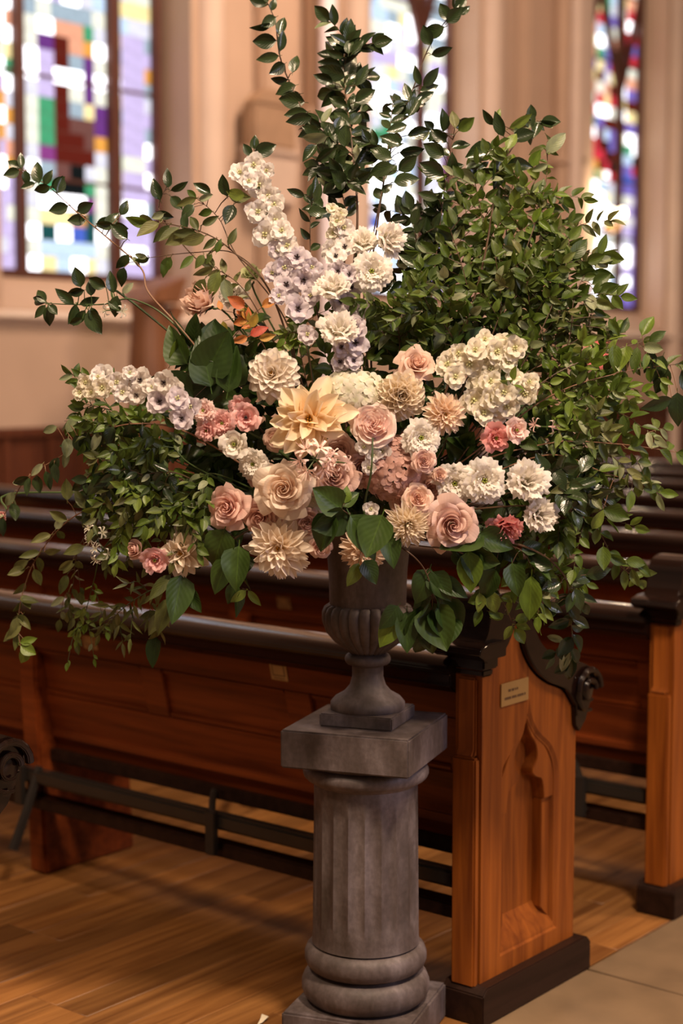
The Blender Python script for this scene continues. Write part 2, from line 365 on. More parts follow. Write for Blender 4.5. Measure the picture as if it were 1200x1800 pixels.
# ================================================================ PEWS
def offset_poly(pts, d):
    out = []
    for i, p in enumerate(pts):
        a = Vector(pts[max(i - 1, 0)]); b = Vector(pts[min(i + 1, len(pts) - 1)]); t = (b - a).normalized()
        out.append((p[0] + t[1] * d, p[1] - t[0] * d))
    return out
def smooth2(pts, n=5):
    P = [Vector((p[0], p[1], 0)) for p in pts]; out = []
    for i in range(len(P) - 1):
        a, b, c, d = P[max(i - 1, 0)], P[i], P[i + 1], P[min(i + 2, len(P) - 1)]
        for k in range(n):
            t = k / n
            q = .5 * ((2 * b) + (-a + c) * t + (2 * a - 5 * b + 4 * c - d) * t * t + (-a + 3 * b - 3 * c + d) * t ** 3)
            out.append((q.x, q.y))
    out.append((P[-1].x, P[-1].y)); return out
TH = .075
# silhouettes in the end's own plane: x from the rear edge forward, z up
inner = smooth2([(.0, .862), (.05, .872), (.085, .893), (.11, .925), (.13, .955), (.146, .93), (.158, .885), (.19, .838), (.23, .803), (.28, .775), (.325, .759), (.36, .742), (.40, .70)], 5)
outer = smooth2([(-.045, .905), (-.022, .915), (-.002, .94), (.008, .975), (.012, .998), (.03, 1.018), (.075, 1.026), (.125, 1.018), (.165, .985), (.195, .94), (.235, .885), (.29, .85), (.36, .828), (.43, .808), (.475, .79)], 5)
def arch_outline(x0, x1, zb, zs, zt):
    """ogee headed panel outline, anticlockwise"""
    xm = (x0 + x1) / 2 - .01
    pts = [(x0, zb), (x1, zb), (x1, zs)]
    rgt = smooth2([(x1, zs), (x1 - .004, zs + .06), (x1 - .035, zs + .115), (xm + .045, zs + .16), (xm + .012, zs + .205), (xm, zs + .25)], 4)
    lft = [(2 * xm - x + .0, z) for x, z in rgt[::-1][1:]]
    lft = [(x0 + (x - (2 * xm - x1)) * 1.0 if False else max(x, x0), z) for x, z in lft]
    return pts + rgt[1:] + lft
def pew_end_parts():
    parts = []
    x0, x1, zb, zs = .085, .345, .135, .50
    # frame: the end board with the arch cut through, a recessed panel behind it
    outl = [(0, .085), (.425, .085), (.425, .70)] + [p for p in inner[::-1]]
    arch = arch_outline(x0, x1, zb, zs, .73)
    bm = bmesh.new()
    def loop(pts, yv): return [bm.verts.new((x, yv, z)) for x, z in pts]
    ring_specs = [(arch, 0.0), (offset_in(arch, .008), .006), (offset_in(arch, .012), .006), (offset_in(arch, .030), .046)]
    o = loop(outl, 0); a0 = loop(arch, 0)
    eo = [bm.edges.new((o[i], o[(i + 1) % len(o)])) for i in range(len(o))]
    ea = [bm.edges.new((a0[i], a0[(i + 1) % len(a0)])) for i in range(len(a0))]
    bmesh.ops.triangle_fill(bm, use_beauty=True, use_dissolve=False, edges=eo + ea)
    kill = [f for f in bm.faces if inside(arch, f.calc_center_median().x, f.calc_center_median().z)]
    bmesh.ops.delete(bm, geom=kill, context='FACES_ONLY')
    prev = a0
    for pts, yv in ring_specs[1:]:
        cur = loop(pts, yv)
        for i in range(len(prev)): bm.faces.new((prev[i], prev[(i + 1) % len(prev)], cur[(i + 1) % len(cur)], cur[i]))
        prev = cur
    bk = loop(outl, TH)
    for i in range(len(o)): bm.faces.new((o[i], bk[i], bk[(i + 1) % len(bk)], o[(i + 1) % len(o)]))
    bm.faces.new(bk)
    bmesh.ops.remove_doubles(bm, verts=bm.verts, dist=1e-5); bmesh.ops.recalc_face_normals(bm, faces=bm.faces)
    me = bpy.data.meshes.new('end_board'); bm.to_mesh(me); bm.free(); me.materials.append(M_end)
    parts.append(('end_board', me))
    # recessed field with the trefoil cusps standing proud of it
    inn = offset_in(arch, .024)
    mb = MB(); mb.prism(inn, .042, .06); parts.append(('arch_panel', mb.mesh('arch_panel', M_end)))
    cus = MB()
    for s in (-1, 1):
        xm = (x0 + x1) / 2 - .01
        e = x1 - .012 if s > 0 else x0 + .0
        hw = abs(e - xm)
        sh = smooth2([(0, .205), (.012, .165), (.045, .125), (.05, .09), (.030, .062), (.045, .045), (.075, .030), (.085, -.02)], 4)
        ou = smooth2([(0, .228), (.020, .19), (.05, .155), (hw - .03, .10), (hw - .004, .05), (hw, -.02)], 4)
        poly = [(xm + s * x, zs + z) for x, z in sh] + [(xm + s * x, zs + z) for x, z in ou[::-1]]
        cus.prism(poly, .008, .044)
        cus.prism([(xm + s * .085, zs - .019), (xm + s * .085, .20), (xm + s * hw, .16), (xm + s * hw, zs - .019)], .016, .044)
    parts.append(('cusped_moulding', cus.mesh('cusped_moulding', M_end, bevel=.005)))
    # sloped sill at the foot of the arch
    parts.append(('arch_sill', MB().prism([(.004, .136), (.004, .15), (.043, .215), (.043, .136)], x0 + .004, x1 - .008, 'x').mesh('arch_sill', M_end, bevel=.003)))
    # dark capping, wider than the board
    n = len(outer); cap = outer + [(.50, .765), (.49, .735), (.47, .705), (.435, .675), (.405, .672)] + offset_poly(inner, -.004)[::-1] + [(-.03, .885)]
    mb = MB(); mb.prism(cap, -.016, TH + .016); mb.prism([(-.062, .894), (-.056, .910), (-.02, .918), (.05, .918), (.05, .880), (-.035, .880)], -.034, TH + .034); parts.append(('capping', mb.mesh('capping', M_dark, bevel=.012, segs=3)))
    mb = MB()
    for k in range(3):                                     # carved scroll under the front tip
        mb.lathe([(.012, 0), (.030 - k * .007, .004), (.034 - k * .008, .02), (.026 - k * .006, .032), (.006, .036)], (0, 0, 0), 14)
    v = []; f = []
    mb2 = MB(); mb2.lathe([(.006, -.055), (.032, -.05), (.044, -.02), (.046, 0), (.044, .02), (.032, .05), (.006, .055)], (0, 0, 0), 18)
    mb2.v = [(.452 + y * .9, TH / 2 + z * 1.1, .735 + x) for x, y, z in mb2.v]
    mb2.tube([(.452 + .052 * math.cos(t), -.024, .735 + .052 * math.sin(t)) for t in [i * .35 for i in range(0, 15)]], .011, .005)
    mb2.tube([(.452 + .026 * math.cos(t), -.027, .735 + .026 * math.sin(t)) for t in [i * .4 for i in range(0, 14)]], .009, .004)
    mb2.prism([(.40, .70), (.49, .72), (.455, .655), (.425, .63), (.405, .65)], -.012, TH + .012)
    parts.append(('scroll', mb2.mesh('scroll', M_dark, bevel=.004)))
    # stepped neck below the rear tip and the chamfer stop of the rear arris
    parts.append(('neck', MB().box(-.012, .05, -.012, TH + .012, .85, .884).box(-.004, .04, -.004, TH + .004, .832, .85).mesh('neck', M_dark, bevel=.004)))
    parts.append(('rear_post', MB().box(-.022, .0, .004, TH - .004, .085, .64).prism([(0, .64), (0, .83), (-.012, .83), (-.012, .66), (-.022, .64)], .012, TH - .012).mesh('rear_post', M_end, bevel=.005)))
    parts.append(('plinth', MB().prism([(-.03, 0), (.465, 0), (.465, .075), (.445, .092), (-.012, .092), (-.03, .075)], -.03, TH + .015).mesh('plinth', M_darkplinth, bevel=.003)))
    return parts
def inside(poly, x, z):
    c = False; n = len(poly); j = n - 1
    for i in range(n):
        if (poly[i][1] > z) != (poly[j][1] > z) and x < (poly[j][0] - poly[i][0]) * (z - poly[i][1]) / (poly[j][1] - poly[i][1]) + poly[i][0]: c = not c
        j = i
    return c
def offset_in(pts, d):
    n = len(pts); out = []
    ar = sum(pts[i][0] * pts[(i + 1) % n][1] - pts[(i + 1) % n][0] * pts[i][1] for i in range(n)); sg = 1 if ar > 0 else -1
    for i in range(n):
        p = Vector(pts[i]); a = Vector(pts[i - 1]); b = Vector(pts[(i + 1) % n])
        t1 = (p - a); t2 = (b - p)
        if t1.length < 1e-6 or t2.length < 1e-6: out.append(tuple(p)); continue
        t1.normalize(); t2.normalize(); n1 = Vector((-t1.y, t1.x)) * sg; n2 = Vector((-t2.y, t2.x)) * sg
        m = (n1 + n2); m = m.normalized() if m.length > .2 else n1
        out.append(tuple(p + m * d / max(.6, m.dot(n1))))
    return out
END = pew_end_parts()
LEN = 5.45
def backx(z): return .02 + (.87 - z) * .235                # raked back: its top leans towards the row behind
def make_pew(name, loc, label, supports=(1.66, 3.4), cards=(), length=LEN):
    root = empty(name, loc); tag(root, label, 'pew', 'pews in rows along the aisle')
    objs = {}
    for nm, me in END: objs[nm] = link(nm, me, root)
    yy0, yy1 = TH, length
    # back board: raked frame with sunk panels
    r_ = MB()
    def slab(za, zb_, ya, yb, dx0, dx1):                  # a raked board, dx0 is its rear face
        r_.prism([(backx(za) + dx0, za), (backx(za) + dx1, za), (backx(zb_) + dx1, zb_), (backx(zb_) + dx0, zb_)], ya, yb)
    slab(.71, .80, yy0, yy1, 0, .028); slab(.385, .565, yy0, yy1, 0, .028)
    r_.build('back_frame', M_pew, root, bevel=.003)
    st = [yy0 + .03] + [yy0 + .55 * k for k in range(1, 10) if yy0 + .55 * k < yy1 - .2] + [yy1 - .05]
    for ys in st:
        r_ = MB(); slab(.565, .71, ys - .045, ys + .045, 0, .028); r_.build('stile', M_pew, root, bevel=.003)
    for a, b in zip(st[:-1], st[1:]):
        r_ = MB(); slab(.56, .715, a + .04, b - .04, .013, .024); pn = r_.build('panel', M_pew, root)
        r_ = MB(); slab(.695, .71, a + .045, b - .045, .002, .014); slab(.565, .58, a + .045, b - .045, .002, .014); r_.build('panel_moulding', M_pew, pn, bevel=.004)
    # glossy top rail
    prof = [(-.045, .805), (-.045, .83), (-.055, .836), (-.058, .845), (-.054, .855), (-.042, .865), (-.024, .872), (.0, .8765), (.03, .877), (.055, .870), (.068, .858), (.068, .835), (.05, .82), (.05, .795), (-.02, .785)]
    MB().prism([(x + .02, z) for x, z in prof], yy0, yy1).build('top_rail', M_dark, root, bevel=.003)
    MB().box(.11, .44, yy0, yy1, .425, .455).build('seat', M_pew, root, bevel=.006)
    MB().box(.40, .42, yy0, yy1, .36, .425).build('seat_apron', M_pew, root, bevel=.004)
    for ys in supports:
        MB().prism([(.075, 0), (.45, 0), (.43, .36), (.435, .425), (.16, .425), (.08, .68), (.06, .71), (.045, .70), (.045, .60), (.062, .3)], ys, ys + .075).build('support', M_pew, root, bevel=.008)
    # folded kneeler on iron brackets
    kn = MB().prism([(.0, .352), (.07, .338), (.07, .300), (.0, .308)], yy0 + .005, yy1 - .05).build('kneeler_board', M_black, root, bevel=.008)
    MB().box(.10, .125, yy0 + .001, yy1, .355, .392).build('kneeler_rail', M_darkplinth, root, bevel=.004)
    MB().box(.02, .075, yy0 + .001, yy1, .225, .262).build('foot_rail', M_darkplinth, root, bevel=.004)
    for ys in [yy0 + .2, yy0 + .78, yy0 + 1.58, yy0 + 2.4, yy0 + 3.3, yy0 + 4.2]:
        if ys < yy1 - .1:
            MB().box(-.018, .0, ys, ys + .035, .24, .36).tube([(-.008, ys + .017, .35), (.04, ys + .06, .375), (.11, ys + .12, .375)], .011).tube([(-.008, ys + .017, .26), (.05, ys + .017, .25)], .010).build('bracket', M_iron, root, bevel=.002)
    for ys in (yy0 + 1.54, yy0 + 3.35):
        MB().tube([(.02, ys, .36), (-.02, ys + .01, .24), (-.07, ys + .02, .12)], .013, .017).build('kneeler_leg', M_iron, root, smooth=True)
    return root
def card(p, dy, zc, label, w_=.058, h=.052):
    x = backx(zc) - .0015
    r_ = empty('card', (p.location.x + x, p.location.y + dy, zc)); r_.rotation_euler = (0, -math.atan(.235), 0)
    tag(r_, label, 'card', 'small tan cards on the pew backs')
    MB().box(-.0012, 0, -w_ / 2, w_ / 2, -h / 2, h / 2).build('paper', M_card, r_)
    MB().box(-.0018, -.0012, -w_ / 2 + .007, w_ / 2 - .007, -h / 2 + .012, h / 2 - .006).build('border_print', M_print, r_)
    MB().box(-.0022, -.0018, -w_ / 2 + .011, w_ / 2 - .011, -h / 2 + .016, h / 2 - .010).build('blank_field', M_card, r_)
    MB().box(-.0018, -.0012, -w_ / 2 + .010, w_ / 2 - .010, -h / 2 + .004, -h / 2 + .007).build('line', M_print, r_)
PX = 3.072; PITCHX = .955
plab = ['first full pew behind the flower pedestal, its carved arched end beside the column',
        'second pew, its carved end cut by the right edge of the photo',
        'third pew from the pedestal, seen as a shiny top rail past the flowers',
        'fourth pew from the pedestal, a thin shiny rail in the blur',
        'fifth pew from the pedestal, blurred behind the foliage',
        'sixth pew from the pedestal, far in the blur', 'seventh pew from the pedestal, farther in the blur',
        'eighth pew from the pedestal, next to last in the rows', 'last and farthest pew of the rows']
pews = []
for i in range(9):
    pews.append(make_pew('pew', (PX + PITCHX * i, 2.08, 0), plab[i]))
front = make_pew('pew', (PX - 1.45, 2.08 + .515, 0), 'nearest pew, only its dark scroll tip showing at the left edge of the photo', length=2.0, supports=())
front['label'] = 'nearest pew, only its dark scroll tip showing at the left edge'
card(pews[0], 1.41, .762, 'tan card on first pew back, left one under the hanging leaves')
card(pews[0], .675, .760, 'tan card on first pew back, right one beside the urn foot')
card(pews[1], 1.495, .762, 'blurred tan card on second pew back, left of the urn')
card(pews[4], 1.62, .762, 'blurred tan card on fifth pew back, at the right side')
# brass name plates on the aisle ends
def plaque(p, label):
    r_ = empty('name_plate', (p.location.x + .135, p.location.y - .001, .777)); tag(r_, label, 'plaque', 'brass plates on pew ends')
    MB().box(-.06, .06, -.003, 0, -.028, .028).build('plate', M_brass, r_, bevel=.001)
    for (a, b, z) in ((-.030, .012, .008), (-.045, .045, -.010)):
        k = a; rr = random.Random(int(z * 1000))
        mb = MB()
        while k < b:
            ww = rr.uniform(.004, .007); mb.box(k, k + ww, -.0038, -.003, z - .003, z + .003); k += ww + rr.choice([.0015, .0015, .004])
        mb.build('engraved_line', M_ink, r_)
plaque(pews[0], 'brass name plate above the arch on the first pew end')
plaque(pews[1], 'brass name plate on the second pew end at right edge')

# ================================================================ PEDESTAL AND URN
e1 = Vector((math.cos(math.radians(19.2)), math.sin(math.radians(19.2)), 0)); e2 = Vector((-e1.y, e1.x, 0))
PC = Vector((2.853, 2.254, 0)); RZ = math.radians(19.2)
col = empty('column_pedestal', PC, RZ); tag(col, 'grey painted fluted column pedestal standing in front of the pew', 'pedestal')
S = .152
MB().box(-S, S, -S, S, 0, .085).build('lower_plinth', M_stone, col, bevel=.005)
MB().box(-S, S, -S, S, .655, .742).build('top_slab', M_stone, col, bevel=.004)
def tor(zc, r, h, n=7): return [(r - h * (1 - math.cos(t)) * .8, zc + h * math.sin(t)) for t in [(-PI / 2 + PI * i / n) for i in range(n + 1)]]
MB().lathe([(.12, .08)] + [(p[0], p[1]) for p in tor(.122, .150, .036)] + [(.126, .16)] + tor(.192, .143, .030) + [(.124, .225), (.12, .232)], n=64).build('base_torus', M_stone, col, smooth=True)
def flute(a, z, r):
    t = min(1, max(0, (z - .26) / .03)) * min(1, max(0, (.575 - z) / .04))
    s = abs(math.sin(a * 10)); return 1 - .058 * t * (s ** .8)
MB().lathe([(.126, .225)] + [(.124 - .004 * i / 22, .235 + .365 * i / 22) for i in range(23)] + [(.12, .605)], n=200, fn=flute).build('fluted_shaft', M_stone, col, smooth=True)
MB().lathe([(.12, .60), (.126, .604)] + tor(.628, .146, .018) + [(.134, .648), (.138, .652), (.138, .656)], n=64).build('capital_ring', M_stone, col, smooth=True)
urn = empty('urn', PC + Vector((0, 0, .742)) + right * .004, RZ); tag(urn, 'grey stone garden urn with lobed bowl on top of the column', 'urn')
MB().box(-.087, .087, -.087, .087, 0, .030).build('square_foot', M_stone, urn, bevel=.003)
MB().lathe([(.082, .028), (.086, .034), (.086, .046), (.076, .058), (.055, .070), (.042, .085), (.036, .105), (.036, .130), (.039, .134)], n=48).build('foot_flare', M_stone, urn, smooth=True)
MB().lathe([(.036, .130)] + tor(.146, .053, .012) + [(.040, .160)], n=40).build('neck_ring', M_stone, urn, smooth=True)
def lobe(a, z, r): return 1 - .085 * (1 - abs(math.cos(a * 12)) ** .6)
MB().lathe([(.036, .156), (.052, .168), (.078, .188), (.097, .210), (.106, .235), (.106, .255), (.100, .268), (.090, .274)], n=192, fn=lobe).build('lobed_bowl', M_stone, urn, smooth=True)
MB().lathe([(.086, .268), (.088, .275), (.089, .32), (.091, .36), (.095, .40), (.101, .43), (.112, .448), (.116, .455), (.114, .462), (.104, .462), (.094, .45), (.084, .40), (.078, .30)], n=64, cap=False).build('urn_body', M_stone, urn, smooth=True)
MOUTH = Vector(urn.location) + Vector((0, 0, .44))
fo = empty('floral_foam', MOUTH - Vector((0, 0, .08))); tag(fo, 'dark green floral foam packed inside the urn under the flowers', 'floral foam')
MB().lathe([(.075, -.04), (.078, 0), (.076, .06), (.06, .085), (.02, .095)], n=20).build('foam_block', plain('foam', (.02, .04, .015), .9, nscale=60), fo, smooth=True)
st = empty('twig', at(679, 1078, 3.53)); tag(st, 'short pale dried twig caught against the side of the urn', 'twig')
MB().tube([(0, 0, 0), right * .016 + Vector((0, 0, -.004)), right * .04 + Vector((0, 0, -.015))], .0012, .0006, 5).build('twig_stick', M_ltwig, st)
pe = bpy.data.objects.new('fallen_petal', mesh('fallen_petal', [(0, 0, .004), (.03, .006, .008), (.035, .02, .003), (.028, .026, .010), (.004, .008, .012), (-.015, .002, .003)], [(0, 1, 2, 3, 4), (0, 4, 5)], None, True))
COL.objects.link(pe); pe.location = (2.73, 2.47, .001); tag(pe, 'small white petal lying on the floor left of the column', 'petal')
M_pet0 = plain('fallen_petal', (.75, .65, .5), .7); pe.data.materials.append(M_pet0)

# ================================================================ BACKGROUND FURNISHINGS
sc = empty('wall_sconce', (15.62, 8.96, 3.10)); tag(sc, 'glowing brass wall light with round bulbs on the pier left of right window', 'wall lamp')
MB().lathe([(.05, -.06), (.06, 0), (.03, .05), (.03, .12)], n=16).build('back_plate', M_brass, sc, smooth=True)
M_bulb = emis('lit_bulb', (1, .80, .52), 9, .05)
for dx, dz in ((-.28, .17), (-.10, .12), (.12, .14)):
    MB().tube([(0, 0, .02), (dx * .6, -.08, -.02), (dx, -.1, .08 + dz - .12)], .012).build('arm', M_brass, sc, smooth=True)
    MB().lathe([(.01, 0), (.04, .02), (.05, .05), (.04, .08), (.01, .1)], (dx, -.1, dz - .02), 14).build('bulb', M_bulb, sc, smooth=True)
pl_ = bpy.data.lights.new('sconce_glow', 'POINT'); pl_.energy = 30; pl_.color = (1, .72, .42); pl_.shadow_soft_size = .08
po = bpy.data.objects.new('sconce_glow', pl_); COL.objects.link(po); po.location = (15.5, 8.7, 3.3)
rl = empty('votive_lamp', (14.62, 8.5, 0)); tag(rl, 'red glass votive lamp glowing on a thin dark stand behind the foliage', 'lamp')
MB().lathe([(.16, 0), (.16, .03), (.03, .06), (.02, 1.5), (.06, 1.56), (.07, 1.58)], n=16).build('stand', M_dark, rl, smooth=True)
MB().lathe([(.03, 1.58), (.08, 1.60), (.10, 1.70), (.10, 1.82), (.085, 1.84)], n=20).build('red_glass', emis('red_glow', (1, .16, .12), 1.3, .1), rl, smooth=True)
tb = empty('wall_tablet', (10.15, YW - .10, 2.92)); tag(tb, 'brown relief tablet on a pale stone bracket between the windows', 'tablet')
MB().box(-.30, .22, -.15, 0, .46, .80).prism([(-.30, .80), (.22, .80), (.12, .90), (-.04, .96), (-.20, .90)], -.15, 0).build('relief_panel', plain('tablet_brown', (.34, .22, .14), .7), tb, bevel=.02)
MB().box(-.34, .26, -.18, 0, .40, .46).prism([(-.24, 0), (.2, 0), (.26, .40), (-.34, .40)], -.16, 0).build('bracket', M_shaft, tb, bevel=.02)
wf = empty('wooden_lectern', (8.05, 8.35, 0)); tag(wf, 'brown carved wooden lectern blurred under the left window', 'lectern')
MB().lathe([(.24, 0), (.24, .06), (.12, .12), (.10, .3), (.14, .5), (.14, 1.2), (.15, 1.5), (.13, 1.75), (.12, 1.95), (.13, 2.02)], n=10).build('post', M_statue, wf, smooth=True)
MB().prism([(-.14, 2.02), (.16, 2.02), (.24, 2.22), (-.06, 2.12)], -.17, .17).build('sloping_desk', M_statue, wf, bevel=.01)
MB().prism([(-.10, 1.55), (.0, 1.45), (.34, 2.0), (.22, 2.02)], -.05, .05).build('side_brace', M_statue, wf, bevel=.01)

# ================================================================ FLORAL ARRANGEMENT
CORE = at(640, 800, 3.62)
def env(x, y):
    q = 1 - ((x - 640) / 640) ** 2 - ((y - 790) / (620 if y < 790 else 420)) ** 2
    return 3.62 - .30 * math.sqrt(max(0, q))
def P(x, y, dd=0): return at(x, y, env(x, y) + dd)
def basis(z, yhint):
    z = z.normalized(); y = yhint - z * yhint.dot(z)
    if y.length < 1e-4: y = z.orthogonal()
    y.normalize(); x = y.cross(z); return Matrix((x, y, z)).transposed()
def img(dx, dy, dz=0): return (right * dx - cup * dy - fwd * dz)      # picture-plane direction, dz towards the viewer
# ---- leaves
def leaf_mesh(name, mat, width, shape='ovate', curl=.12, fold=.10, wav=.0, seed=0):
    r = random.Random(seed); v = []; uv = []; f = []; NV, NU = 7, 4
    for i in range(NV + 1):
        t = i / NV
        if shape == 'ovate': wd = math.sin(PI * t ** .80) ** .85
        elif shape == 'lance': wd = math.sin(PI * t ** .7) ** 1.1
        elif shape == 'round': wd = math.sin(PI * t ** .85) ** .62
        else: wd = math.sin(PI * min(1, t ** .62)) ** .75
        if t > .99: wd = .0
        if t > .8 and shape in ('ovate', 'heart'): wd *= (1 - (t - .8) * 1.2)
        wd = max(wd, .02)
        for j in range(NU + 1):
            u = j / NU * 2 - 1
            x = u * width / 2 * wd
            z = fold * abs(u) * wd * width * 2 - curl * t * t + wav * math.sin(t * 9 + u * 2 + seed)
            v.append((x, t, z)); uv.append((j / NU, t))
    for i in range(NV):
        for j in range(NU): a = i * (NU + 1) + j; f.append((a, a + 1, a + NU + 2, a + NU + 1))
    # short stalk
    n = len(v); v += [(-.012, 0, 0), (.012, 0, 0), (.010, -.14, .01), (-.010, -.14, .01)]; uv += [(.5, .5)] * 4; f.append((n, n + 1, n + 2, n + 3))
    return mesh(name, v, f, mat, True, uv)
def leaf_set(mat, width, shape, **k): return [leaf_mesh('leaf', mat, width * (1 + .12 * (i - 1)), shape, curl=(.05, .16, .28, -.08)[i], fold=(.10, .18, .06, .12)[i], wav=(.01, .02, .015, .01)[i], seed=i) for i in range(4)]
LV = {'cam': leaf_set(L_cam, .52, 'ovate'), 'grn': leaf_set(L_grn, .48, 'ovate'), 'brt': leaf_set(L_brt, .46, 'ovate'), 'brd': leaf_set(L_brd, .66, 'heart'),
      'olv': leaf_set(L_olive, .44, 'ovate'), 'nar': leaf_set(L_olive, .24, 'lance'), 'pal': leaf_set(L_pale, .46, 'round'), 'red': leaf_set(L_red, .5, 'ovate'), 'lil': leaf_set(L_brt, .58, 'ovate')}
def spline(pts, n):
    out = []
    m = len(pts) - 1
    for k in range(n + 1):
        s = k / n * m; i = min(int(s), m - 1); t = s - i
        a, b, c, d = pts[max(i - 1, 0)], pts[i], pts[i + 1], pts[min(i + 2, m)]
        out.append(.5 * ((2 * b) + (c - a) * t + (2 * a - 5 * b + 4 * c - d) * t * t + (3 * b - a - 3 * c + d) * t ** 3))
    return out
def put_leaf(root, pos, dirn, nrm, L, kind, r, wide=1.0):
    y = dirn.normalized(); z = nrm - y * nrm.dot(y)
    if z.length < .05: z = y.orthogonal()
    z.normalize(); x = y.cross(z)
    M = Matrix.Translation(pos - Vector(root.location)) @ Matrix((x, y, z)).transposed().to_4x4() @ Matrix.Diagonal((L * wide, L, L, 1))
    pal = kind
    if kind in ('cam', 'grn', 'olv', 'brt') and r.random() < .05: pal = 'pal'
    return link('leaf', r.choice(LV[pal]), root, M)
NLEAF = 0
def branch(name, label, pts, kind, n, L, t0=.3, cat='branch', group=None, twigs=0, twl=.10, tn=6, rad=.0022, twig_mat=None, droop=.25, seed=1, hero=(), face=.75, mouth=True, spread=1.0):
    """a stem out of the urn with its leaves; pts are (x, y, extra depth) seen positions, hero leaves are (x, y, angle, length)"""
    global NLEAF
    r = random.Random(seed * 13 + len(pts)); tm = twig_mat or M_twig
    W = [P(*p) for p in pts]
    base = MOUTH + Vector((r.uniform(-.05, .05), r.uniform(-.05, .05), r.uniform(-.02, .0)))
    if mouth: W = [base] + W
    root = empty(name, W[0]); tag(root, label, cat, group or {'camellia_branch': 'camellia branches', 'bushy_branch': 'bushy green branches', 'leafy_branch': 'leafy branches', 'trailing_branch': 'trailing branches', 'broad_leaf_branch': 'broad leaved branches'}[name])
    path = spline(W, 10 * (len(W) - 1)); off = Vector(root.location)
    mb = MB(); mb.tube([p - off for p in path], rad, rad * .35, 5)
    m = len(path) - 1; k0 = int(m * t0)
    leaves = []
    def along(pth, n, a, L, kind, tip=True):
        mm = len(pth) - 1; side = 1
        for i in range(n):
            t = a + (1 - a) * (i + .5) / n + r.uniform(-.2, .2) / n; t = min(.999, max(0, t))
            k = min(mm - 1, int(t * mm)); p = pth[k].lerp(pth[k + 1], t * mm - k); T = (pth[k + 1] - pth[k]).normalized()
            view = (EYE - p).normalized(); S = T.cross(view)
            if S.length < .05: S = T.orthogonal()
            S.normalize(); side = -side
            ang = r.uniform(-.7, .7) * spread
            S2 = (S * side * math.cos(ang) + T.cross(S) * math.sin(ang))
            al = r.uniform(.55, 1.15)
            D = T * math.cos(al) + S2 * math.sin(al) - Zup * droop * r.uniform(.2, 1.2)
            nr = view * face + Zup * .45 + Vector((r.gauss(0, 1), r.gauss(0, 1), r.gauss(0, 1))) * .42
            leaves.append((p, D, nr, L * r.uniform(.72, 1.15) * (1.0 - .25 * t), kind))
        if tip:
            T = (pth[-1] - pth[-2]).normalized(); view = (EYE - pth[-1]).normalized()
            leaves.append((pth[-1], T, view + Vector((r.gauss(0, .4), r.gauss(0, .4), r.gauss(0, .4))), L * .8, kind))
    along(path, n, t0, L, kind)
    side = 1
    for i in range(twigs):
        t = t0 + (1 - t0) * (i + r.random()) / twigs; k = min(m - 1, int(t * m)); p = path[k]; T = (path[k + 1] - path[k]).normalized(); view = (EYE - p).normalized()
        side = -side; S = T.cross(view)
        if S.length < .05: S = T.orthogonal()
        S.normalize()
        D = (T * r.uniform(.3, 1) + S * side * r.uniform(.5, 1) + view * r.uniform(-.7, .7) - Zup * droop * .5).normalized()
        q = [p, p + D * twl * .5 + Zup * .005, p + D * twl * r.uniform(.8, 1.2) - Zup * droop * .05]
        q = spline(q, 6); mb.tube([x - off for x in q], rad * .45, rad * .2, 4)
        along(q, tn, .15, L * .92, kind)
    for h in hero:
        hx, hy, ha, hl = h[:4]; hk = h[4] if len(h) > 4 else kind
        p = P(hx, hy, h[5] if len(h) > 5 else -.01); a = math.radians(ha)
        D = img(math.cos(a), -math.sin(a), r.uniform(-.25, .25))
        nr = (EYE - p).normalized() + Vector((r.gauss(0, .25), r.gauss(0, .25), r.gauss(0, .25)))
        leaves.append((p, D, nr, hl / 835, hk))
        q = min(path, key=lambda z: (z - p).length); mb.tube([q - off, (q + p) / 2 - off + Zup * .004, p - off], rad * .4, rad * .3, 4)
    root['label'] = label
    mb.build('stem', tm, root, smooth=True)
    for l in leaves: put_leaf(root, *l, r=r) if False else put_leaf(root, l[0], l[1], l[2], l[3], l[4], r)
    NLEAF += len(leaves); return root

# ---- petals: sheets bent on a surface of revolution about the flower's axis
def sheet(fn, nu, nv):
    v = []; uv = []; f = []
    for i in range(nv + 1):
        for j in range(nu + 1):
            u = j / nu * 2 - 1; t = i / nv; v.append(fn(u, t)); uv.append((j / nu, t))
    for i in range(nv):
        for j in range(nu): a = i * (nu + 1) + j; f.append((a, a + 1, a + nu + 2, a + nu + 1))
    return v, f, uv
def cup_petal(phi, ha, rb, rm, z0, z1, curl, droop, point=0, ruffle=0, rf=9, spiral=.05, seed=0, nu=8, nv=7):
    ph = seed * 1.7
    def fn(u, t):
        wv = math.sin(PI * (.16 + .62 * t)) ** .7
        s = max(0, (t - .55) / .45)
        r = rb + (rm - rb) * math.sin(PI / 2 * min(1, t * 1.35)) ** .9 + curl * s * s
        top = 1 - .28 * abs(u) ** 2.6 * (t ** 2) + point * max(0, 1 - abs(u) * 2.2) * t * t * .16
        z = z0 + (z1 - z0) * (t ** .85) * top - droop * s * s
        r += spiral * u * t
        ru = ruffle * (t ** 3) * (math.sin(u * rf + ph) + .6 * math.sin(u * rf * 2.3 + ph * 2)); z += ru * .6
        r += ru * .8 + ruffle * .3 * math.sin(u * 4 + t * 6 + ph)
        a = phi + u * ha * wv; z += .05 * rm * math.sin(u * 2.2 + ph * 3) * t; r += .05 * rm * math.sin(u * 3.1 + ph * 2) * t * t
        return (r * math.cos(a), r * math.sin(a), z)
    return sheet(fn, nu, nv)
TEMPL = {}
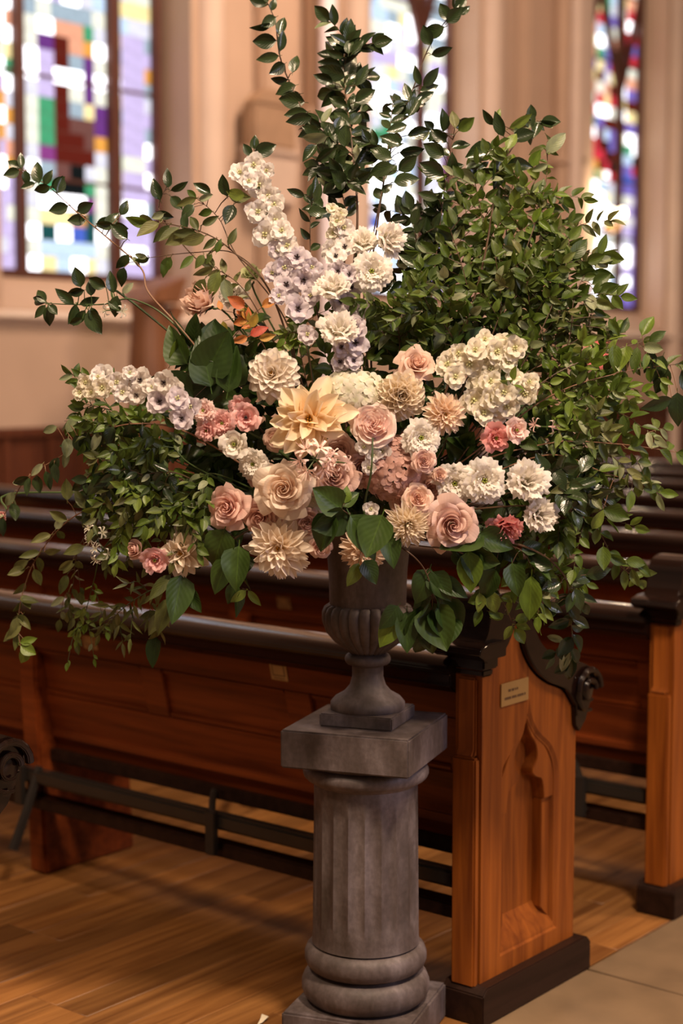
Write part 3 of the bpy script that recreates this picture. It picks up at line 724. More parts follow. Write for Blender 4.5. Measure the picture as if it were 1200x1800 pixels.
def rose_t(kind, mat):
    key = (kind, mat.name)
    if key in TEMPL: return TEMPL[key]
    r = random.Random({'rose': 1, 'garden': 2, 'bud': 3, 'spray': 4, 'side': 5, 'lis': 6, 'ruf': 7, 'open': 8, 'pinkruf': 9}[kind]); L = []
    def ring(n, ha, rb, rm, z0, z1, curl, droop, point=0, ruffle=0, rf=9, sp=.05, ph=None, nu=8, nv=7):
        ph = r.random() * 6 if ph is None else ph
        for k in range(n):
            v, f, uv = cup_petal(ph + 2 * PI * k / n + r.uniform(-.12, .12), ha * r.uniform(.9, 1.1), rb, rm * r.uniform(.96, 1.04), z0, z1 * r.uniform(.93, 1.05), curl * r.uniform(.7, 1.3), droop, point, ruffle, rf, sp, r.random() * 9, nu, nv)
            L.append(('petal', mesh('petal', v, f, mat, True, uv)))
    if kind == 'rose':
        ring(2, 1.9, .02, .07, -.1, .46, .0, 0, sp=.03); ring(3, 1.5, .04, .15, -.15, .47, .01, 0, sp=.06); ring(3, 1.35, .06, .24, -.2, .45, .03, 0, sp=.08)
        ring(4, 1.05, .08, .36, -.25, .42, .05, .02, .3, sp=.09); ring(4, 1.05, .1, .48, -.3, .38, .15, .08, 1.0, .015, 4, .10); ring(5, .88, .1, .62, -.35, .27, .26, .17, 1.6, .03, 4, .10); ring(5, .84, .1, .74, -.4, .08, .30, .22, 2.0, .035, 4, .12)
    elif kind == 'garden':
        ring(4, .9, .02, .10, -.1, .30, .02, 0, 0, .02, sp=.05); ring(6, .7, .03, .22, -.1, .33, .03, 0, 0, .02, sp=.07); ring(7, .62, .05, .34, -.15, .37, .03, .0, 0, .02)
        ring(7, .62, .07, .46, -.2, .40, .02, .0, 0, .015); ring(6, .72, .1, .62, -.3, .38, .04, .03, 0, .012); ring(6, .75, .1, .78, -.4, .24, .12, .10, .3, .012); ring(5, .8, .1, .86, -.45, .06, .16, .14, .3)
    elif kind == 'spray':
        ring(3, 1.3, .02, .09, -.1, .40, .0, 0); ring(4, 1.0, .04, .20, -.15, .42, .02, 0); ring(5, .85, .06, .33, -.2, .42, .04, .0, 0, .012); ring(5, .8, .08, .50, -.25, .38, .08, .03, 0, .012); ring(6, .72, .1, .68, -.35, .26, .18, .12, .2, .015); ring(5, .7, .1, .80, -.4, .08, .18, .16, .2, .015)
    elif kind == 'bud':
        ring(2, 1.8, .02, .08, -.3, .75, .0, 0); ring(3, 1.4, .05, .22, -.35, .80, .0, 0); ring(3, 1.3, .08, .38, -.4, .78, .02, 0); ring(4, 1.1, .1, .55, -.45, .65, .08, .03, .3); ring(4, .95, .1, .68, -.5, .4, .22, .1, .8)
    elif kind == 'side':
        ring(3, 1.3, .03, .12, -.4, .85, .0, 0); ring(5, .9, .05, .30, -.4, .85, .03, 0, .5); ring(6, .8, .08, .46, -.45, .80, .06, 0, .8, .02); ring(7, .7, .1, .62, -.5, .70, .1, .03, 1, .02); ring(7, .65, .1, .74, -.55, .50, .16, .08, 1.2, .02)
    elif kind == 'lis':      # ruffled lisianthus, full face
        ring(5, .8, .03, .14, -.2, .20, .10, .02, 0, .045, 11, nu=10); ring(6, .75, .05, .28, -.25, .30, .12, .02, 0, .05, 12, nu=12); ring(6, .78, .06, .42, -.3, .32, .16, .05, 0, .05, 13, nu=12); ring(7, .72, .08, .56, -.35, .24, .22, .10, 0, .05, 13, nu=12); ring(7, .72, .1, .68, -.45, .06, .26, .16, 0, .05, 12, nu=12)
    elif kind == 'ruf':      # ruffled double bloom seen from its side
        ring(5, .8, .03, .18, -.5, .62, .10, 0, 0, .06, 11, nu=12); ring(6, .75, .05, .34, -.5, .62, .18, .05, 0, .06, 12, nu=12); ring(7, .7, .06, .48, -.55, .52, .30, .10, 0, .06, 13, nu=12); ring(7, .7, .08, .58, -.6, .35, .38, .18, 0, .06, 12, nu=12)
    elif kind == 'open':     # single row open cup with a dark or green eye
        ring(3, 1.0, .03, .26, -.4, .30, .10, 0, 0, .03, nu=10); ring(4, .85, .05, .42, -.45, .34, .18, .03, 0, .03, nu=10); ring(5, .8, .06, .58, -.5, .24, .30, .10, 0, .035, nu=10)
    elif kind == 'pinkruf':
        ring(4, .9, .03, .15, -.3, .36, .08, 0, 0, .05, 8, nu=10); ring(5, .85, .05, .34, -.35, .34, .18, .04, .5, .05, 8, nu=10); ring(5, .85, .07, .52, -.4, .20, .34, .12, 1, .05, 7, nu=10)
    TEMPL[key] = L; return L
def dahlia_petal(mat, width, cup, tipc, split=0, twist=0, seed=0, rnd=0):
    def fn(u, t):
        wd = (math.sin(PI * (t * .90 + .06)) ** .55) * (1 - .25 * t * (width < .3))
        if rnd: wd = math.sin(PI * min(.93, t * .80 + .12)) ** .6; t = t * (1 - .10 * u * u * t)
        if t > .985 and not rnd: wd = .12 + (.25 if split else 0)
        x = u * width / 2 * wd; z = cup * (u * u) * wd * width * 1.6 - tipc * t * t + .02 * math.sin(t * 5 + seed)
        if split and t > .9: t2 = t - (.05 if abs(u) < .3 else 0) + .03 * (abs(abs(u) - .5) < .2)
        else: t2 = t
        a = twist * t * t; return (x * math.cos(a) - z * math.sin(a), t2, x * math.sin(a) + z * math.cos(a))
    v, f, uv = sheet(fn, 4, 6); return mesh('petal', v, f, mat, True, uv)
def dahlia_parts(kind, mat, cmat):
    key = ('d' + kind, mat.name)
    if key in TEMPL: return TEMPL[key]
    r = random.Random(len(kind) * 7); out = []
    if kind == 'decor':   n, wd, cupk, tc, e_in, e_out, l_in, l_out, r0 = 66, .60, .22, .06, 82, -14, .26, .82, .16
    elif kind == 'star':  n, wd, cupk, tc, e_in, e_out, l_in, l_out, r0 = 34, .46, .30, -.06, 66, -12, .36, .92, .10
    elif kind == 'mum':   n, wd, cupk, tc, e_in, e_out, l_in, l_out, r0 = 100, .27, .30, -.16, 84, -16, .34, .82, .12
    elif kind == 'laci':  n, wd, cupk, tc, e_in, e_out, l_in, l_out, r0 = 66, .38, .26, .04, 78, -14, .28, .88, .14
    elif kind == 'ball':  n, wd, cupk, tc, e_in, e_out, l_in, l_out, r0 = 66, .60, .34, -.14, 86, -24, .34, .78, .20
    ms = [dahlia_petal(mat, wd * (1 + .1 * k), cupk, tc + (.04, -.06, .10)[k], split=kind in ('laci',), rnd=kind in ('decor', 'ball'), twist=(0.2, .9, -.8)[k] if kind in ('star', 'laci') else (0, .12, -.12)[k], seed=k * 2) for k in range(3)]
    for i in range(n):
        s = ((i + .5) / n); el = math.radians(e_in + (e_out - e_in) * s ** .62 + r.uniform(-6, 6)); ph = i * 2.39996 + r.uniform(-.08, .08)
        Lh = (l_in + (l_out - l_in) * s ** .5) * (r.uniform(.78, 1.14) if kind == 'star' else r.uniform(.90, 1.08)); ph += r.uniform(-.25, .25) * (kind == 'star')
        d = Vector((math.cos(ph) * math.cos(el), math.sin(ph) * math.cos(el), math.sin(el)))
        p = Vector((math.cos(ph), math.sin(ph), 0)) * r0 * s ** .5 + Vector((0, 0, .05 - .22 * s))
        nz = Vector((-math.cos(ph) * math.sin(el), -math.sin(ph) * math.sin(el), math.cos(el)))
        x = d.cross(nz)
        M = Matrix.Translation(p) @ Matrix((x, d, nz)).transposed().to_4x4() @ Matrix.Diagonal((Lh if kind == 'star' else Lh * .5 + .35, Lh, Lh * .6 + .2, 1))
        out.append(('petal', ms[r.randrange(3)], M))
    cm = MB()
    for i in range(26):
        s = (i + .5) / 26; ph = i * 2.4; rr = .13 * s ** .5
        cm.tube([(rr * math.cos(ph) * .6, rr * math.sin(ph) * .6, -.02), (rr * math.cos(ph) * 1.25, rr * math.sin(ph) * 1.25, .20 - .10 * s)], .014, .022, 4)
    out.append(('centre', cm.mesh('centre', cmat, smooth=True), Matrix()))
    TEMPL[key] = out; return out
def stem_of(root, pos, n, mat=None, rad=.0022):
    b = MOUTH + Vector((random.uniform(-.05, .05), random.uniform(-.05, .05), -.02)); back = pos - n * .09
    mid = (back + b) / 2 + (CORE - (back + b) / 2) * .25
    path = spline([pos - n * .015, back, mid, b], 14)
    return path
def place(root, S, nrm, spin):
    R = basis(nrm, img(math.sin(spin), math.cos(spin))); return Matrix(R).to_4x4() @ Matrix.Diagonal((S, S, S, 1))
def facing(x, y, tx, ty, up=.0):
    p = P(x, y); v = (EYE - p).normalized(); o = (p - CORE).normalized()
    return (v + o * .25 + right * tx + cup * ty).normalized()
def bloom(name, label, x, y, dia, kind, mat, tx=0, ty=0, dd=0, spin=None, cat='flower', cmat=None, calyx=False, group=None, squash=1.0, stem=True):
    """dia is the seen diameter in pixels of the photograph"""
    pos = P(x, y, dd); d = env(x, y) + dd; R_ = dia / 2 / FPX * d / (.98 if kind in ('decor', 'mum', 'laci', 'ball', 'star') else .96)
    root = empty(name, pos); tag(root, label, cat, group or (cat + ' blooms of the arrangement')); n = facing(x, y, tx, ty); spin = random.random() * 6 if spin is None else spin
    M = place(root, R_, n, spin)
    if kind in ('decor', 'mum', 'laci', 'ball', 'star'):
        for nm, me, m in dahlia_parts(kind, mat, cmat or M_dcen): link(nm, me, root, M @ m)
    else:
        for nm, me in rose_t(kind, mat): link(nm, me, root, M)
    if kind in ('lis', 'open', 'pinkruf'):
        mb = MB()
        for k in range(5): a = k * 1.257; mb.tube([(0, 0, -.3), (.05 * math.cos(a), .05 * math.sin(a), .0), (.09 * math.cos(a), .09 * math.sin(a), .10)], .03, .04, 5)
        link('pistil', mb.mesh('pistil', cmat or M_pist, smooth=True), root, M)
    if calyx or kind in ('bud', 'side', 'ruf'):
        mb = MB(); mb.lathe([(.05, -.75), (.14, -.7), (.24, -.58), (.26, -.45)], n=10, cap=False)
        for k in range(5):
            a = k * 1.257; c_, s_ = math.cos(a), math.sin(a)
            mb.add([(.2 * c_ - .1 * s_, .2 * s_ + .1 * c_, -.5), (.2 * c_ + .1 * s_, .2 * s_ - .1 * c_, -.5), (.62 * c_, .62 * s_, -.35)], [(0, 1, 2)])
        link('calyx', mb.mesh('calyx', M_stem, smooth=True), root, M)
    if stem:
        mb = MB(); mb.tube([q - pos for q in stem_of(root, pos - n * R_ * .5, n)], .0024, .002, 5); mb.build('stem', M_stem, root, smooth=True)
    return root

# petal colours
def pm(n, tip, base, **k): return petal_mat(n + '_petal', tip, base, **k)
F_white = pm('white', (.90, .85, .79), (.78, .74, .56)); F_whited = pm('white_dahlia', (.92, .85, .77), (.88, .76, .52), pos=.3); F_cream = pm('cream_dahlia', (.93, .83, .72), (.89, .71, .47))
F_peachd = pm('peach_dahlia', (.95, .82, .62), (.92, .64, .26), pos=.40); F_peachs = pm('pale_peach_dahlia', (.92, .76, .62), (.86, .54, .22), pos=.28); F_creamw = pm('creamy_dahlia', (.92, .83, .70), (.88, .72, .44))
F_blush = pm('blush_rose', (.87, .65, .54), (.80, .50, .37)); F_peachr = pm('peach_rose', (.93, .79, .66), (.86, .58, .38)); F_mauve = pm('mauve_rose', (.76, .52, .44), (.56, .31, .24)); F_dusty = pm('dusty_rose', (.82, .59, .52), (.66, .38, .31))
F_pinkr = pm('soft_pink_rose', (.89, .62, .54), (.82, .48, .40)); F_garden = pm('garden_rose', (.93, .78, .70), (.90, .58, .54)); F_pink = pm('pink_lisianthus', (.90, .55, .53), (.84, .43, .42)); F_coral = pm('coral_lisianthus', (.84, .38, .37), (.70, .24, .22)); F_palep = pm('pale_pink_lisianthus', (.92, .70, .65), (.87, .55, .50))
F_delph = pm('white_delphinium', (.91, .86, .83), (.84, .80, .74), transl=.35); F_lav = pm('lavender_delphinium', (.80, .73, .77), (.64, .56, .66), transl=.35); F_stock = pm('cream_stock', (.90, .84, .72), (.82, .78, .56), transl=.35)
F_hyd = pm('white_hydrangea', (.86, .82, .71), (.74, .74, .52)); F_hydp = pm('dusty_pink_hydrangea', (.72, .45, .39), (.60, .34, .28)); F_ner = pm('pink_spider_lily', (.94, .74, .68), (.90, .64, .56), transl=.2); F_grn = pm('green_bud', (.62, .64, .34), (.30, .38, .10))
M_dcen = plain('golden_dahlia_centre', (.70, .36, .04), .7, nscale=40); M_pist = plain('green_pistil', (.30, .34, .05), .6, nscale=40); M_dk = plain('dark_flower_eye', (.05, .03, .028), .7, nscale=40); M_eyeg = plain('yellow_green_eye', (.42, .42, .10), .7, nscale=40)

M_eyep = plain('pale_green_eye', (.60, .58, .30), .7, nscale=40)
# ---- the flowers: name, label, x, y, seen diameter, kind, petals, tilt right, tilt up, extra depth
B = bloom
B('dahlia', 'large white dahlia with golden centre, left of centre above the peach one', 478, 658, 108, 'decor', F_whited, -.12, .15, 0, cat='dahlia')
B('dahlia', 'biggest pale yellow peach dahlia with pointed spiky petals in the middle', 543, 738, 168, 'star', F_peachd, .05, .12, -.03, .3, cat='dahlia')
B('dahlia', 'large creamy peach dahlia right of the white hydrangea, nodding slightly', 706, 696, 98, 'ball', F_creamw, .1, -.15, 0, cat='dahlia')
B('dahlia', 'small peach dahlia with deep orange centre, right of the creamy one', 781, 728, 84, 'laci', F_peachs, .2, -.1, 0, cat='dahlia')
B('dahlia', 'cream dahlia with ragged petals below the roses, left of the urn rim', 490, 962, 124, 'laci', F_cream, -.1, -.1, -.02, cat='dahlia')
B('chrysanthemum', 'ivory shaggy chrysanthemum with narrow petals above the urn, right of centre', 717, 922, 96, 'mum', F_creamw, .15, -.25, -.02, cat='chrysanthemum', cmat=M_eyeg)
B('dahlia', 'cream dahlia at the lower left, behind two pink blooms', 320, 972, 100, 'star', F_cream, -.25, -.1, .01, 1.1, cat='dahlia')
B('dahlia', 'peach tan dahlia half hidden behind dark leaves at the urn rim', 640, 968, 92, 'laci', F_peachs, .05, -.35, .035, cat='dahlia')
B('rose', 'pale peach rose at the top of the rose group, above the creamy dahlia', 731, 640, 66, 'rose', F_blush, .05, .45, .02, cat='rose')
B('rose', 'big blush garden rose with pink heart in the centre of the arrangement', 656, 746, 80, 'garden', F_garden, .0, .35, -.01, cat='rose')
B('rose', 'largest cream peach rose with a tight spiral heart, lower left of centre', 499, 860, 98, 'rose', F_peachr, -.05, .05, -.03, 2, cat='rose')
B('rose', 'mauve pink rose with a dark heart, right of the large cream peach rose', 587, 838, 80, 'rose', F_mauve, .0, .1, -.01, 3, cat='rose')
B('rose', 'soft pink cupped rose on the left, facing left', 400, 892, 74, 'rose', F_pinkr, -.3, -.02, -.01, cat='rose')
B('rose', 'pale pink rose tipped down between the soft pink and cream peach roses', 458, 908, 68, 'rose', F_pinkr, -.15, -.35, 0, cat='rose')
B('rose', 'big dusty pink rose with pointed outer petals at lower right', 794, 922, 92, 'rose', F_dusty, .1, -.05, -.02, 1, cat='rose')
B('rose', 'ruffled blush rose seen from the side at upper left, leaning left', 356, 530, 66, 'side', F_blush, -.75, .45, .02, cat='rose')
B('rose', 'small pink spray rose with a tight heart below the ruffled white bloom', 745, 810, 44, 'spray', F_dusty, .1, .1, -.02, cat='rose')
B('rose', 'tiny peach rosebud right of the small pink spray rose', 773, 834, 27, 'spray', F_blush, .2, .1, 0, cat='rose')
B('rose', 'ruffled peach spray rose above the ivory chrysanthemum', 734, 876, 54, 'spray', F_blush, .1, .3, -.01, cat='rose')
B('rose', 'second peach spray rose tucked left of the ruffled one', 706, 882, 48, 'spray', F_blush, -.2, .3, .03, cat='rose')
B('rose', 'mauve rose half hidden behind the hanging sweet pea', 636, 822, 62, 'rose', F_mauve, .1, 0, .03, cat='rose')
B('rose', 'pink mauve rose tucked under the right side of the peach dahlia', 598, 794, 60, 'rose', F_dusty, .1, -.1, .04, cat='rose')
B('rose', 'small dusty rose left of the dark leaves above the urn', 541, 918, 50, 'spray', F_mauve, 0, -.1, .0, cat='rose')
B('rose', 'small tan pink rose lowest beside the urn rim on the left', 563, 962, 42, 'spray', F_dusty, .1, -.3, .0, cat='rose')
B('rose', 'small pink rose peeping out left under the peach dahlia', 483, 772, 44, 'spray', F_blush, -.2, -.1, .02, cat='rose')
B('rose', 'small coral pink rose under the peach dahlia beside the spider lily', 520, 775, 40, 'spray', F_pinkr, .0, -.2, .04, cat='rose')
B('rose', 'tan rose behind the tiny peach rosebud', 757, 856, 48, 'spray', F_mauve, .2, 0, .04, cat='rose')
B('rose', 'small brownish pink rose left of the large cream peach rose', 452, 838, 38, 'spray', F_mauve, -.2, .1, .03, cat='rose')
B('rosebud', 'pink rosebud at the far lower left of the arrangement', 238, 966, 38, 'bud', F_pinkr, -.5, .1, 0, cat='rosebud')
B('lisianthus', 'pink open lisianthus in front of the cream dahlia at lower left', 272, 985, 56, 'open', F_pink, -.1, -.1, -.02, cat='lisianthus')
B('lisianthus', 'palest pink lisianthus, upper left bloom of the left pink cluster', 357, 722, 44, 'lis', F_palep, -.3, .1, 0, cat='lisianthus')
B('lisianthus', 'coral pink lisianthus, lower left bloom of the left pink cluster', 363, 757, 46, 'pinkruf', F_pink, -.3, -.2, .01, cat='lisianthus')
B('lisianthus', 'coral pink ruffled lisianthus in the middle of the left pink cluster', 390, 744, 48, 'lis', F_pink, .0, -.1, .015, cat='lisianthus')
B('lisianthus', 'round pink lisianthus with a dark heart, right bloom of the left pink cluster', 432, 734, 58, 'open', F_pink, .1, .0, -.01, cat='lisianthus', cmat=M_dk)
B('lisianthus', 'pink lisianthus behind and above the dark hearted one', 420, 713, 46, 'pinkruf', F_pink, .1, .2, .03, cat='lisianthus')
B('lisianthus', 'coral rose lisianthus at right, left of a pale pink one', 872, 770, 60, 'pinkruf', F_coral, .0, -.1, 0, cat='lisianthus')
B('lisianthus', 'pale pink cupped lisianthus at right, beside the coral one', 908, 756, 50, 'open', F_palep, .25, .0, -.02, cat='lisianthus')
B('lisianthus', 'deep coral pink lisianthus hanging below the white blooms at right', 890, 928, 62, 'ruf', F_coral, .1, -.8, 0, cat='lisianthus')
B('lisianthus', 'pink lisianthus petals behind the hanging coral one', 868, 925, 34, 'pinkruf', F_pink, -.3, -.1, .03, cat='lisianthus')
B('lisianthus', 'small pink bloom at the left edge of the photo', 4, 905, 22, 'bud', F_pink, -.3, -.6, 0, cat='lisianthus')
B('lisianthus', 'white lisianthus with a green throat under the left pink cluster', 411, 781, 58, 'open', F_white, -.1, .0, -.01, cat='lisianthus')
B('lisianthus', 'ruffled cream white lisianthus below the green throated one', 444, 816, 56, 'lis', F_white, -.1, -.1, .01, cat='lisianthus')
B('lisianthus', 'ruffled white lisianthus with a green eye under the small peach dahlia', 740, 770, 70, 'lis', F_white, .1, .05, -.01, cat='lisianthus')
B('lisianthus', 'left bloom of the white ruffled row at right', 799, 850, 74, 'lis', F_white, -.1, -.05, .01, cat='lisianthus')
B('lisianthus', 'middle bloom of the white ruffled row at right', 851, 845, 82, 'lis', F_white, .1, .0, -.01, cat='lisianthus')
B('lisianthus', 'right bloom of the white ruffled row at right', 925, 846, 80, 'ruf', F_white, .1, .35, 0, cat='lisianthus')
B('lisianthus', 'white ruffled lisianthus below the right end of the white row', 948, 905, 68, 'ruf', F_white, .3, .1, 0, cat='lisianthus')
B('lisianthus', 'round white lisianthus high up, right of the white spike', 653, 477, 74, 'lis', F_white, .05, .0, -.02, cat='lisianthus')
B('lisianthus', 'wide white lisianthus seen from the side, left of the round high one', 586, 506, 66, 'ruf', F_white, -.1, .85, -.02, cat='lisianthus')
B('lisianthus', 'white ruffled lisianthus on a straight stem below the side view one', 596, 580, 74, 'ruf', F_white, .05, .65, -.02, cat='lisianthus')
B('lisianthus', 'topmost white lisianthus pointing right', 684, 421, 66, 'ruf', F_white, .9, .1, -.01, cat='lisianthus')
B('lisianthus', 'white lisianthus cup left of the topmost one', 638, 426, 56, 'ruf', F_white, .1, .6, .01, cat='lisianthus')
B('lisianthus', 'blurred white bloom behind the side view rose at upper left', 410, 522, 54, 'ruf', F_white, -.1, .7, .12, cat='lisianthus')
B('lisianthus', 'pale green lisianthus bud above the blurred white bloom', 442, 482, 38, 'bud', F_grn, -.1, .6, .12, cat='lisianthus')

# ---- spikes of florets
def floret_meshes(mat, seed):
    r = random.Random(seed); v = []; f = []; uv = []
    for k in range(5):
        a = 2 * PI * k / 5 + r.uniform(-.1, .1); ca, sa = math.cos(a), math.sin(a); kz = r.uniform(.9, 1.1)
        def fn(u, t):
            wd = math.sin(PI * (.10 + .78 * t)) ** .6 * .52
            rr = .05 + .95 * t * (1 - .12 * u * u); z = -.30 + .42 * t ** .7 - .10 * t * t + .10 * t * t * math.sin(u * 7 + k * 2 + t * 4) + .05 * t * math.sin(u * 3 - k); rr *= 1 - .09 * abs(math.sin(u * 3.2 + k)) * t; x = u * wd
            return ((rr * ca - x * sa) * kz, (rr * sa + x * ca) * kz, z)
        a_, b_, c_ = sheet(fn, 4, 4); n = len(v); v += a_; uv += c_; f += [tuple(i + n for i in q) for q in b_]
    for k in range(5):                                     # frilled inner petals
        a = 2 * PI * k / 5 + .63; ca, sa = math.cos(a), math.sin(a)
        def fn(u, t):
            rr = .05 + .62 * t * (1 - .15 * u * u); z = -.15 + .50 * t ** .8 - .12 * t * t + .12 * t * t * math.sin(u * 8 + k * 3); x = u * math.sin(PI * (.10 + .74 * t)) ** .6 * .34
            return (rr * ca - x * sa, rr * sa + x * ca, z)
        a_, b_, c_ = sheet(fn, 4, 3); n = len(v); v += a_; uv += c_; f += [tuple(i + n for i in q) for q in b_]
    return mesh('floret', v, f, mat, True, uv)
def eye_mesh(mat):
    mb = MB()
    for k in range(4):
        a = k * PI / 2 + .4; mb.tube([(0, 0, -.25), (.08 * math.cos(a), .08 * math.sin(a), .05), (.16 * math.cos(a), .16 * math.sin(a), .16)], .04, .07, 5)
    return mb.mesh('eye', mat, smooth=True)
EY = {'dark': eye_mesh(M_dk), 'green': eye_mesh(M_eyep)}
FM = {m.name: [floret_meshes(m, s) for s in (1, 2, 3)] for m in (F_delph, F_lav, F_stock)}
def spike(name, label, flo, path, cat='delphinium', d0=0):
    """flo: (x, y, diameter, petals, eye, tilt right, tilt up)"""
    W = [MOUTH + Vector((random.uniform(-.04, .04), random.uniform(-.04, .04), 0))] + [P(*p) for p in path]; root = empty(name, W[0]); tag(root, label, cat, cat + ' spikes of the arrangement'); off = Vector(root.location)
    pth = spline(W, 24); mb = MB(); mb.tube([p - off for p in pth], .0035, .0015, 6)
    r = random.Random(len(flo))
    for k, q in enumerate(flo):
        x, y, dia, mat, eye = q[:5]; tx, ty = (q[5], q[6]) if len(q) > 5 else (r.uniform(-.3, .3), r.uniform(-.3, .3))
        pos = P(x, y, d0 + r.uniform(-.02, .015)); n = facing(x, y, tx, ty); S_ = dia / 2 / 835 * 1.14
        M = Matrix.Translation(pos - off) @ place(root, S_, n, r.random() * 6)
        fo_ = link('floret', r.choice(FM[mat.name]), root, M)
        link('eye', EY[eye], fo_)
        s = min(pth, key=lambda z: (z - pos).length); mb.tube([s - off, pos - off - n * .008], .0010, .0008, 4)
    mb.build('stem', M_stem, root, smooth=True)
    return root
D_, V_, K_ = F_delph, F_lav, F_stock
spike('delphinium', 'tall white delphinium spike leaning left at upper left, lavender near its foot',
      [(421, 303, 40, D_, 'green'), (446, 290, 42, D_, 'green'), (468, 300, 30, D_, 'green'), (437, 318, 34, D_, 'green'), (455, 325, 44, D_, 'green'), (472, 345, 40, D_, 'green'), (453, 372, 46, D_, 'green'), (482, 360, 40, D_, 'green'), (485, 388, 44, D_, 'green'), (465, 412, 46, D_, 'green'),
       (495, 405, 40, D_, 'green'), (505, 432, 42, D_, 'green'), (488, 440, 36, V_, 'green'), (522, 452, 46, V_, 'dark'), (500, 470, 40, V_, 'green'), (478, 480, 36, V_, 'green'), (503, 500, 46, V_, 'dark'), (534, 492, 48, V_, 'dark'), (548, 470, 36, V_, 'green'), (490, 520, 34, V_, 'green'), (524, 542, 50, V_, 'dark'), (545, 520, 36, V_, 'green'), (540, 588, 36, V_, 'green')],
      [(560, 700, .1), (530, 540, .04), (480, 400, .02), (440, 285, .0)])
spike('delphinium', 'central white delphinium spike with black eyes behind the white lisianthus',
      [(583, 366, 22, K_, 'green'), (598, 376, 24, K_, 'green'), (592, 388, 28, K_, 'green'), (604, 400, 38, D_, 'green'), (585, 410, 26, K_, 'green'), (580, 440, 34, D_, 'green'), (606, 434, 40, D_, 'dark'), (590, 450, 38, D_, 'dark'), (594, 476, 38, V_, 'dark'), (614, 482, 36, V_, 'dark'), (618, 505, 36, V_, 'dark'), (600, 530, 44, V_, 'dark'), (628, 545, 42, V_, 'dark'),
       (612, 550, 42, V_, 'dark'), (626, 575, 40, V_, 'dark'), (625, 603, 44, V_, 'dark'), (600, 610, 34, V_, 'dark'), (598, 636, 34, V_, 'dark'), (622, 634, 34, V_, 'dark')],
      [(600, 760, .1), (615, 600, .04), (600, 450, .03), (590, 362, .02)])
spike('delphinium', 'white delphinium spike lying out to the left with dark eyes',
      [(140, 690, 26, K_, 'green'), (150, 672, 30, K_, 'green'), (160, 690, 28, K_, 'green'), (172, 662, 30, D_, 'green'), (183, 658, 36, D_, 'dark'), (180, 682, 36, K_, 'green'), (205, 672, 38, D_, 'green'), (228, 655, 26, D_, 'green'), (215, 690, 36, D_, 'green'), (247, 668, 42, D_, 'dark'), (240, 694, 36, D_, 'dark'), (268, 680, 34, D_, 'green'), (288, 672, 42, D_, 'dark'),
       (305, 684, 38, D_, 'green'), (280, 706, 44, V_, 'dark'), (312, 700, 40, V_, 'green'), (320, 735, 42, V_, 'dark'), (335, 715, 36, V_, 'green')],
      [(500, 800, .12), (380, 735, .04), (250, 690, -.06), (135, 685, -.09)], d0=-.10)
spike('stock_flower', 'upper cream stock spike at right, pointing to the upper right',
      [(786, 640, 44, K_, 'green'), (805, 622, 40, K_, 'green'), (825, 640, 48, K_, 'green'), (835, 615, 40, K_, 'green'), (852, 596, 34, K_, 'green'), (850, 630, 44, K_, 'green'), (873, 618, 46, K_, 'green'), (886, 600, 34, K_, 'green'), (905, 612, 44, K_, 'green'), (893, 636, 36, K_, 'green'), (862, 648, 40, K_, 'green'), (800, 662, 40, K_, 'green')],
      [(700, 800, .12), (780, 670, .05), (850, 630, .03), (905, 600, .02)], cat='stock flower')
spike('stock_flower', 'lower cream stock spike at right, just above the coral lisianthus',
      [(845, 674, 48, K_, 'green'), (832, 705, 50, K_, 'green'), (866, 700, 46, K_, 'green'), (862, 670, 40, K_, 'green'), (885, 690, 44, K_, 'green'), (903, 664, 34, K_, 'green'), (930, 672, 36, K_, 'green'), (923, 692, 42, K_, 'green'), (850, 726, 44, K_, 'green'), (890, 715, 46, K_, 'green'), (870, 728, 40, K_, 'green')],
      [(720, 850, .12), (820, 730, .05), (880, 700, .03), (935, 675, .02)], cat='stock flower')
spike('sweet_pea', 'white sweet pea sprig hanging in front of the blush garden rose',
      [(650, 768, 34, D_, 'green'), (668, 775, 34, D_, 'green'), (640, 786, 30, D_, 'green'), (672, 793, 30, D_, 'green'), (655, 800, 28, D_, 'green'), (648, 822, 26, D_, 'green'), (652, 895, 28, D_, 'green')],
      [(640, 900, .05), (652, 830, -.03), (655, 770, -.03)], cat='sweet pea')

